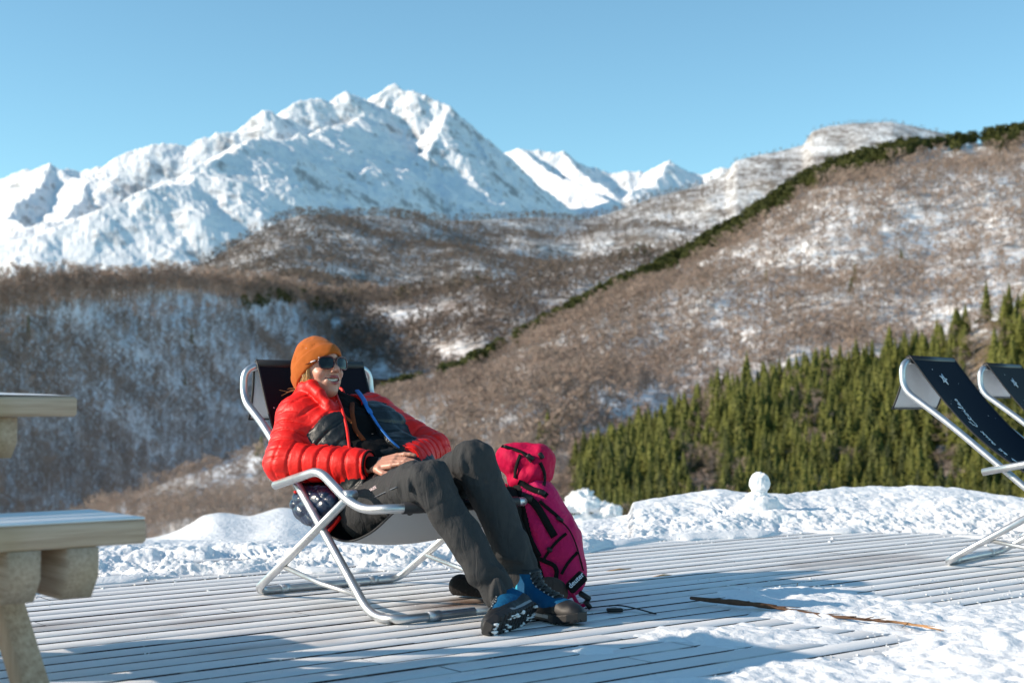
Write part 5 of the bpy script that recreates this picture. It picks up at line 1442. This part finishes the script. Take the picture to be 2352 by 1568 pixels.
# navy tail of the jacket spilling over the canvas edge, quilted in diamonds
TC = aty(727, 1160, 4.90)
tA = nz([.62, -.6, -.3]); tB = nz(np.cross(tA, [.6, .7, 0])); 
def tail_sdf(p):
    q = p - TC; x = q[:, 0]; z = q[:, 2]; y = q @ np.array([EY[0], EY[1], 0])
    a, b = (x * .75 + z * .95) / .052, (x * .75 - z * .95) / .052
    quilt = .0075 * (np.abs(np.sin(np.pi * a)) * np.abs(np.sin(np.pi * b))) ** .45
    xl = q @ np.array([EX[0], EX[1], 0])
    P_ = np.stack([xl, y, z], 1)
    d = smin(ell(P_, (.0, 0, .0), (.125, .045, .068)), ell(P_, (-.055, -.005, -.005), (.075, .045, .062)), .02)
    d = smin(d, ell(P_, (.03, 0, -.035), (.06, .035, .045)), .02)
    return d - quilt + .003 - .004 * fbm3(p[:, 0] * 20, p[:, 1] * 20, p[:, 2] * 20, 3, 44)
tail, _, _ = sdfobj('jacket_tail', tail_sdf, TC - .2, TC + .2, .003, MT_navy, jk)
pts = [aty(u, v, Y) for u, v, Y in ((752, 1222, 4.86), (768, 1205, 4.85), (782, 1185, 4.84))]
m = MBd(); m.tube(fillet(pts, .02, 4), .011, 8, flat=.6); m.build('tail_edge', MT_red, tail)
m = MBd(); m.tube([aty(676, 1131, 4.90), aty(688, 1123, 4.90)], .0055, 8); m.build('tail_edge', MT_red, tail)
# black hip strap and folded glove on the lap
glv = lambda p: smin(ell(p, aty(873, 1040, 4.93), (.045, .03, .018)), ell(p, aty(898, 1034, 4.97), (.04, .03, .014)), .02) - .004 * fbm3(p[:, 0] * 30, p[:, 1] * 30, p[:, 2] * 30, 2, 3)
c_ = aty(885, 1037, 4.95); go, _, _ = sdfobj('glove', glv, c_ - .12, c_ + .12, .003, M_cloth('black_glove', (.02, .02, .021), .7), None)
go['label'] = 'folded black glove lying on the lap behind the clasped hands'; go['category'] = 'glove'

# ---- boots
MT_bblue = M_cloth('blue_suede', (.003, .075, .18), .7, 300, .4); MT_brand = simple('black_rubber', (.010, .010, .011), .55, bump=.2, bscale=300); MT_teal = simple('cyan_fabric', (.02, .36, .55), .6)
MT_mid = simple('grey_midsole', (.30, .31, .32), .5); MT_lace = simple('dark_lace', (.03, .035, .04), .6); MT_lacew = simple('pale_hook', (.25, .27, .29), .4)
def boot(heel, T, U, name_label, snowy):
    """heel: point on the sole under the heel; T toe direction; U up away from the sole"""
    T = nz(T); U = nz(U - (np.array(U) @ T) * T); S_ = np.cross(T, U); Fm = np.stack([T, S_, U]); root = empty('boot'); root.parent = body; root.location = heel
    heel = np.array(heel)
    loc = lambda V: V @ Fm        # local coords -> parent offset
    def solew(x): return np.interp(x, [-.03, 0, .06, .12, .18, .235, .265], [.020, .034, .032, .036, .047, .040, .016])
    def sdf_sole(q):
        w_ = solew(q[:, 0]); rock = .014 * np.clip((q[:, 0] - .17) / .09, 0, 1) ** 2
        d = np.maximum(np.abs(q[:, 1]) - w_, np.maximum(q[:, 2] - .026 - rock, -q[:, 2] + rock)); d = np.maximum(d, np.maximum(-.032 - q[:, 0], q[:, 0] - .262))
        lug = (.0035 * (np.sin(q[:, 0] * 2 * np.pi / .021) * np.sin(q[:, 1] * 2 * np.pi / .026) > .15)) * (q[:, 2] < rock + .006)
        return smax(d, -.0, .004) + .003 * (q[:, 2] < rock + .004) * ((np.sin(q[:, 0] * 2 * np.pi / .021) > .55) | (np.sin(q[:, 1] * 2 * np.pi / .030) > .7)) - .002
    def sdf_up(q):
        d = rc(q, (.0, 0, .045), (.17, 0, .036), .036, .038); d = smin(d, ell(q, (.205, 0, .034), (.055, .040, .034)), .02)
        d = smin(d, rc(q, (.005, 0, .05), (-.008, 0, .135), .040, .046), .025); d = smin(d, rc(q, (.03, 0, .08), (.12, 0, .045), .036, .034), .03)
        d = d - .002 * fbm3(q[:, 0] * 30, q[:, 1] * 30, q[:, 2] * 30, 2, 5)
        d = smax(d, q[:, 2] - .150, .005); d = smax(d, .016 - q[:, 2], .003); return d
    lo_, hi_ = np.array([-.08, -.08, -.02]), np.array([.29, .08, .18])
    V, Q = nets(lambda p: sdf_sole(p), lo_, hi_, .0022); V0 = V
    band = (V[Q].mean(1)[:, 2] > .013) & (V[Q].mean(1)[:, 2] < .022) & (V[Q].mean(1)[:, 0] < .15)
    me = npmesh('sole', loc(V), quads=Q); o = addobj('sole', me, [MT_brand, MT_mid], root); me.polygons.foreach_set('material_index', band.astype(np.int32))
    V, Q = nets(sdf_up, lo_, hi_, .0022); c = V[Q].mean(1)
    rand = c[:, 2] < np.interp(c[:, 0], [-.05, 0, .06, .12, .17, .2, .27], [.058, .050, .042, .042, .052, .075, .08])
    collar = c[:, 2] > .138; tongue = (np.abs(c[:, 1]) < .020) & (c[:, 0] > .01) & (c[:, 2] > np.interp(c[:, 0], [0, .05, .1, .2], [.09, .07, .05, .09])) & (c[:, 0] < .17)
    teal = (c[:, 0] < .0) & (c[:, 2] > .075)
    mi = np.zeros(len(c), np.int32); mi[teal] = 2; mi[rand] = 1; mi[tongue | collar] = 3
    me = npmesh('upper', loc(V), quads=Q); o = addobj('upper', me, [MT_bblue, MT_brand, MT_teal, simple('black_tongue', (.012, .014, .016), .7)], root); me.polygons.foreach_set('material_index', mi)
    m = MBd(); m2 = MBd()
    st = [(.155, .074), (.135, .082), (.115, .090), (.095, .098), (.076, .107), (.062, .118), (.052, .130), (.046, .143)]
    def proj_(x, y, z):
        p = np.array([x, y, z + .03])
        for _ in range(40): p = p - np.array([.3, 0, .95]) / 1. * max(-.01, min(.01, float(sdf_up(p[None])[0]) - .003)) * .8
        return p
    rows = [(proj_(x, -.021, z), proj_(x, .021, z), proj_(x, 0, z)) for x, z in st]
    for i, (a, b, c_) in enumerate(rows):
        for e in (a, b): m2.add(*ball(loc(e[None])[0], 0.0030, 1, 1, 1, n=7, amp=0))
        if i + 1 < len(rows):
            a2, b2, c2 = rows[i + 1]; m.tube([loc(q_[None])[0] for q_ in (a, (c_ + c2) / 2 + [.002, 0, .003], b2)], .0024, 6); m.tube([loc(q_[None])[0] for q_ in (b, (c_ + c2) / 2 + [.002, 0, .003], a2)], .0024, 6)
        if i % 2 == 0: m.tube([loc(q_[None])[0] for q_ in (a, c_ + [0, 0, .002], b)], .0026, 6)
    m.build('laces', MT_lace, root)
    m2.build('lace_hooks', MT_lacew, root)
    if snowy:
        m = MBd(); r3 = np.random.RandomState(6)
        for k in range(90):
            x, y = r3.uniform(-.02, .25), r3.uniform(-.038, .038)
            if abs(y) > float(solew(x)) - .004 or vn2(x * 28, y * 28, 5) < -.15: continue
            m.add(*ball(loc(np.array([[x, y, .001 + .014 * max(0, (x - .17) / .09) ** 2]]))[0], r3.uniform(.005, .012), 1, 1, .4, n=7, amp=.3, sd=k))
        m.build('packed_snow', MB_snow, root, )
    for k in ('label',): root[k] = name_label
    return root
T1 = nz([-.42, -.89, -.09]); U1 = np.array([-.80, .36, .36])
hl1 = aty(1222, 1412, 4.44); hl1[2] = max(hl1[2], .035)
boot(hl1, T1, U1, 'nearer boot rolled onto its edge with packed snow on the sole', True)
b2 = J['aL'] * [1, 1, 0] + np.array([.0, -.02, .002]); boot(b2, np.array([.62, -.78, .0]), np.array([0, 0, 1.]), 'farther boot standing flat with its toe pointing right', False)

# ================================================================== BACKPACK
BT = aty(1203, 1040, 5.02); BB = aty(1292, 1372, 4.92)
bax = nz(BT - BB); bx = nz(np.array([1., -.12, 0]) - (np.array([1., -.12, 0]) @ bax) * bax); by = np.cross(bax, bx)
if by[1] > 0: by = -by
BM = np.stack([bx, by, bax]); BL = np.linalg.norm(BT - BB)       # x right, y to camera, z up the pack
print('pack len', BL)
def pq(p): return (p - BB) @ BM.T
def PW(x, y, z): return BB + bx * x + by * y + bax * z
def pack_main(p):
    q = pq(p); wr = .006 * fbm3(q[:, 0] * 14, q[:, 1] * 14, q[:, 2] * 9, 4, 3)
    z = q[:, 2]; wid = np.interp(z, [0, .08, .2, .36, .46], [.072, .098, .105, .082, .062])
    q2 = q.copy(); q2[:, 0] = (q[:, 0] - np.interp(z, [0, .2, .45], [.012, .012, -.012])) / wid * .1
    d = rbox(q2, (0, 0, .215), (.1, .10, .215), .075) * .8
    d = smin(d, ell(q, (.055, .01, .14), (.052, .085, .13)), .02)
    return d - wr
def pack_lid(p):
    q = pq(p); wr = .008 * fbm3(q[:, 0] * 12, q[:, 1] * 12, q[:, 2] * 12, 4, 13)
    d = ell(q, (.0, 0, .485), (.088, .11, .060)); d = smin(d, ell(q, (.045, .01, .455), (.052, .095, .055)), .03); d = smin(d, ell(q, (-.035, 0, .515), (.06, .09, .045)), .03)
    d = smin(d, ell(q, (.0, .0, .425), (.080, .108, .045)), .03)
    return d - wr
def M_pack():
    m = NT('magenta_nylon'); v = m.coord('Object'); n = m.noise(v, 14, 4, .6, .6); n2 = m.noise(v, 500, 2)
    m.col(m.mix(n, (.48, .003, .080), (.58, .006, .12))).set(Roughness=.62); m.b.inputs['Specular IOR Level'].default_value = .25
    m.bump(m.math('ADD', n, m.math('MULTIPLY', n2, .12)), .7, .022); return m.m
MT_pack = M_pack(); MT_packr = M_cloth('crimson_nylon', (.50, .004, .055), .7, 400, .3)
pk = empty('backpack', BB, label='magenta hiking backpack with black straps standing on the deck behind the legs', category='backpack'); bpy.context.view_layer.update()
def inb(o): o.matrix_parent_inverse = Matrix.Translation(-Vector(BB)); return o
o, V_, Q_ = sdfobj('main_bag', pack_main, BB - .35, BB + np.array([.3, .3, .62]), .0036, MT_pack, pk); inb(o)
o.data.materials.append(simple('black_side_cloth', (.010, .009, .010), .8, spec=.15)); cq_ = pq(V_[Q_].mean(1)); o.data.polygons.foreach_set('material_index', ((cq_[:, 0] < np.interp(cq_[:, 2], [0, .08, .2, .45], [-.01, -.035, -.040, -.030]))).astype(np.int32))
o2, _, _ = sdfobj('lid', pack_lid, PW(0, 0, .45) - .22, PW(0, 0, .45) + .22, .0034, MT_packr, pk); inb(o2)
MT_web = simple('black_webbing', (.008, .008, .009), .8, bump=.3, bscale=600, spec=.15); MT_buckle = simple('black_plastic', (.012, .012, .013), .4, spec=.3)
MT_mesh = M_cloth('brown_mesh', (.075, .055, .048), .8, 700, .8)
both = lambda p: np.minimum(pack_main(p), pack_lid(p))
def strap(pts, w_, name='strap', mat=None, fn=None, off=.003, thick=.0022, parent=pk):
    fn = fn or both; c = [trace(fn, u, v) if len((u, v)) == 2 else None for u, v in pts]; P = [q_ for q_ in c if q_ is not None]
    if len(P) < 2: return None
    P = np.array(fillet(P, .02, 3)); T_ = np.gradient(P, axis=0); V = []; Q = []
    for i, (p, t_) in enumerate(zip(P, T_)):
        e = .004; g = np.array([fn((p + d)[None])[0] - fn((p - d)[None])[0] for d in np.eye(3) * e]); g = nz(g); s = nz(np.cross(g, t_))
        for a, b in ((-w_, off), (w_, off), (w_, off + thick), (-w_, off + thick)): V.append(p + s * a + g * b)
    for i in range(len(P) - 1):
        for k in range(4): Q.append((i * 4 + k, i * 4 + (k + 1) % 4, i * 4 + 4 + (k + 1) % 4, i * 4 + 4 + k))
    n = len(P) - 1; Q += [(0, 1, 2, 3), (n * 4 + 3, n * 4 + 2, n * 4 + 1, n * 4)]
    return inb(MBd().add(V, Q).build(name, mat or MT_web, parent, smooth=False))
strap([(1178, 1128), (1200, 1140), (1220, 1147), (1236, 1166), (1250, 1190), (1262, 1212), (1274, 1232)], .013)
strap([(1186, 1190), (1195, 1240), (1204, 1290), (1220, 1320), (1236, 1345)], .016)
strap([(1203, 1180), (1212, 1215), (1225, 1250), (1240, 1278)], .008)
strap([(1234, 1280), (1255, 1290), (1272, 1296), (1280, 1310), (1276, 1335), (1265, 1350)], .0075)
strap([(1240, 1150), (1262, 1170), (1284, 1190)], .006)
strap([(1154, 1026), (1180, 1032), (1205, 1042), (1222, 1060)], .006)
strap([(1192, 1105), (1206, 1116), (1224, 1124), (1244, 1130), (1256, 1140)], .010)
strap([(1240, 1062), (1250, 1085), (1250, 1110), (1243, 1132)], .006)
strap([(1196, 1045), (1186, 1070), (1184, 1098)], .006)
strap([(1300, 1225), (1282, 1240), (1262, 1262), (1246, 1290)], .005)
strap([(1325, 1268), (1305, 1290), (1290, 1318)], .005)
def buckle(u, v, sx, sz, ang, fn=both, nm='buckle'):
    p = trace(fn, u, v)
    if p is None: return
    r = nz([math.cos(ang), 0, math.sin(ang)]); n_ = nz(CAM - p); z_ = np.cross(r, n_)
    inb(MBd().obox(p + n_ * .007, r, z_, n_, sx, sz, .007, .003).build(nm, MT_buckle, pk, smooth=False))
buckle(1210, 1142, .020, .013, -.3); buckle(1286, 1192, .014, .007, -.6); buckle(1218, 1050, .014, .009, -.7); buckle(1243, 1046, .012, .008, -1.0); buckle(1166, 1027, .014, .006, -.3); buckle(1244, 1131, .013, .009, -.4); buckle(1262, 1262, .010, .007, -.8)
# padded back and hip belt: left, under the chair
back = lambda p: rbox(pq(p), (-.088, .0, .20), (.040, .112, .21), .03) - .002 * np.sin(pq(p)[:, 2] * 60)
o, _, _ = sdfobj('back_pad', back, BB - .3, BB + np.array([.15, .3, .6]), .004, M_cloth('black_mesh', (.014, .013, .014), .8, 700, .6), pk); inb(o)
hipc = [aty(1058, 1345, 5.06), aty(1120, 1362, 5.02), aty(1190, 1352, 4.95)]
hipb = lambda p: smin(rc(p, hipc[0], hipc[1], .042, .040), rc(p, hipc[1], hipc[2], .040, .05), .02)
hipf = lambda p: smax(hipb(p), -(p[:, 2] - .008), .004)
o, _, _ = sdfobj('hip_belt', hipf, *bbox(hipc, .08), .0036, M_cloth('hip_mesh', (.020, .018, .018), .8, 600, .8), pk); inb(o)
fin = lambda p: smax(ell(p, aty(1262, 1360, 4.74), (.062, .03, .052)), -(p[:, 2] - .012), .004)
o, _, _ = sdfobj('hip_fin', fin, aty(1262, 1360, 4.74) - .09, aty(1262, 1360, 4.74) + .09, .003, MT_mesh, pk); inb(o)
# brand patch at the foot of the bag
patch_pts = [(1302, 1338), (1330, 1308), (1350, 1312), (1347, 1338), (1318, 1358)]
pp = lambda p: smax(pack_main(p) - .004, rbox(pq(p), (.085, .04, .022), (.05, .085, .030), .012), .003)
o, _, _ = sdfobj('brand_patch', lambda p: rbox(p, aty(1324, 1336, 4.74), (.036, .03, .019), .010, np.stack([nz([.72, 0, .69]), nz([0, 1, 0]), nz([-.69, 0, .72])])), aty(1324, 1336, 4.74) - .08, aty(1324, 1336, 4.74) + .08, .003, MT_web, pk); inb(o)
pf = lambda p: rbox(p, aty(1324, 1336, 4.74), (.036, .03, .019), .010, np.stack([nz([.72, 0, .69]), nz([0, 1, 0]), nz([-.69, 0, .72])]))
inb(text_on('deuter', 1311, 1351, 1343, 1320, 17, pf, MT_white, 'lettering', pk, .012))
# thin compression cord down the right side, dangling belt end with buckle on the deck
m = MBd(); m.tube(fillet([aty(u, v, 4.86) for u, v in ((1288, 1195), (1308, 1215), (1322, 1245), (1332, 1280), (1340, 1310))], .05, 4), .0028, 6); inb(m.build('cord', MT_web, pk))
m = MBd(); m.tube(fillet([aty(u, v, 4.78) for u, v in ((1310, 1352), (1322, 1378), (1332, 1392), (1345, 1388), (1352, 1368))], .03, 5), .013, 8, flat=.5); inb(m.build('belt_end', MT_pack, pk))
bp = aty(1343, 1368, 4.74); m = MBd(); m.obox(bp, nz([.8, -.1, -.5]), [0, 1, 0], nz([.5, 0, .8]), .022, .012, .009, .004); m.obox(bp + [.01, 0, -.028], nz([.6, -.1, -.8]), [0, 1, 0], nz([.8, 0, .6]), .016, .010, .008, .003); inb(m.build('buckle', MT_buckle, pk, smooth=False))
def ground_strap(pix, w_, zz):
    P = [atz(u, v, z) for (u, v), z in zip(pix, zz)]; P = np.array(fillet(P, .05, 4)); m = MBd(); m.tube(P, w_, 6, flat=.3); return m
m = ground_strap([(1345, 1396), (1380, 1392), (1420, 1388), (1460, 1396), (1506, 1409)], .006, (.01, .012, .018, .012, .004)); inb(m.build('belt_strap', MT_web, pk))
p = atz(1412, 1400, .008); m = MBd(); m.obox(p, D3_ if False else nz([1, .1, 0]), nz([-.1, 1, 0]), [0, 0, 1], .026, .014, .006, .003); inb(m.build('buckle', MT_buckle, pk, smooth=False))
# fix part offsets of the person: body origin is the world origin, parts are in world coordinates already
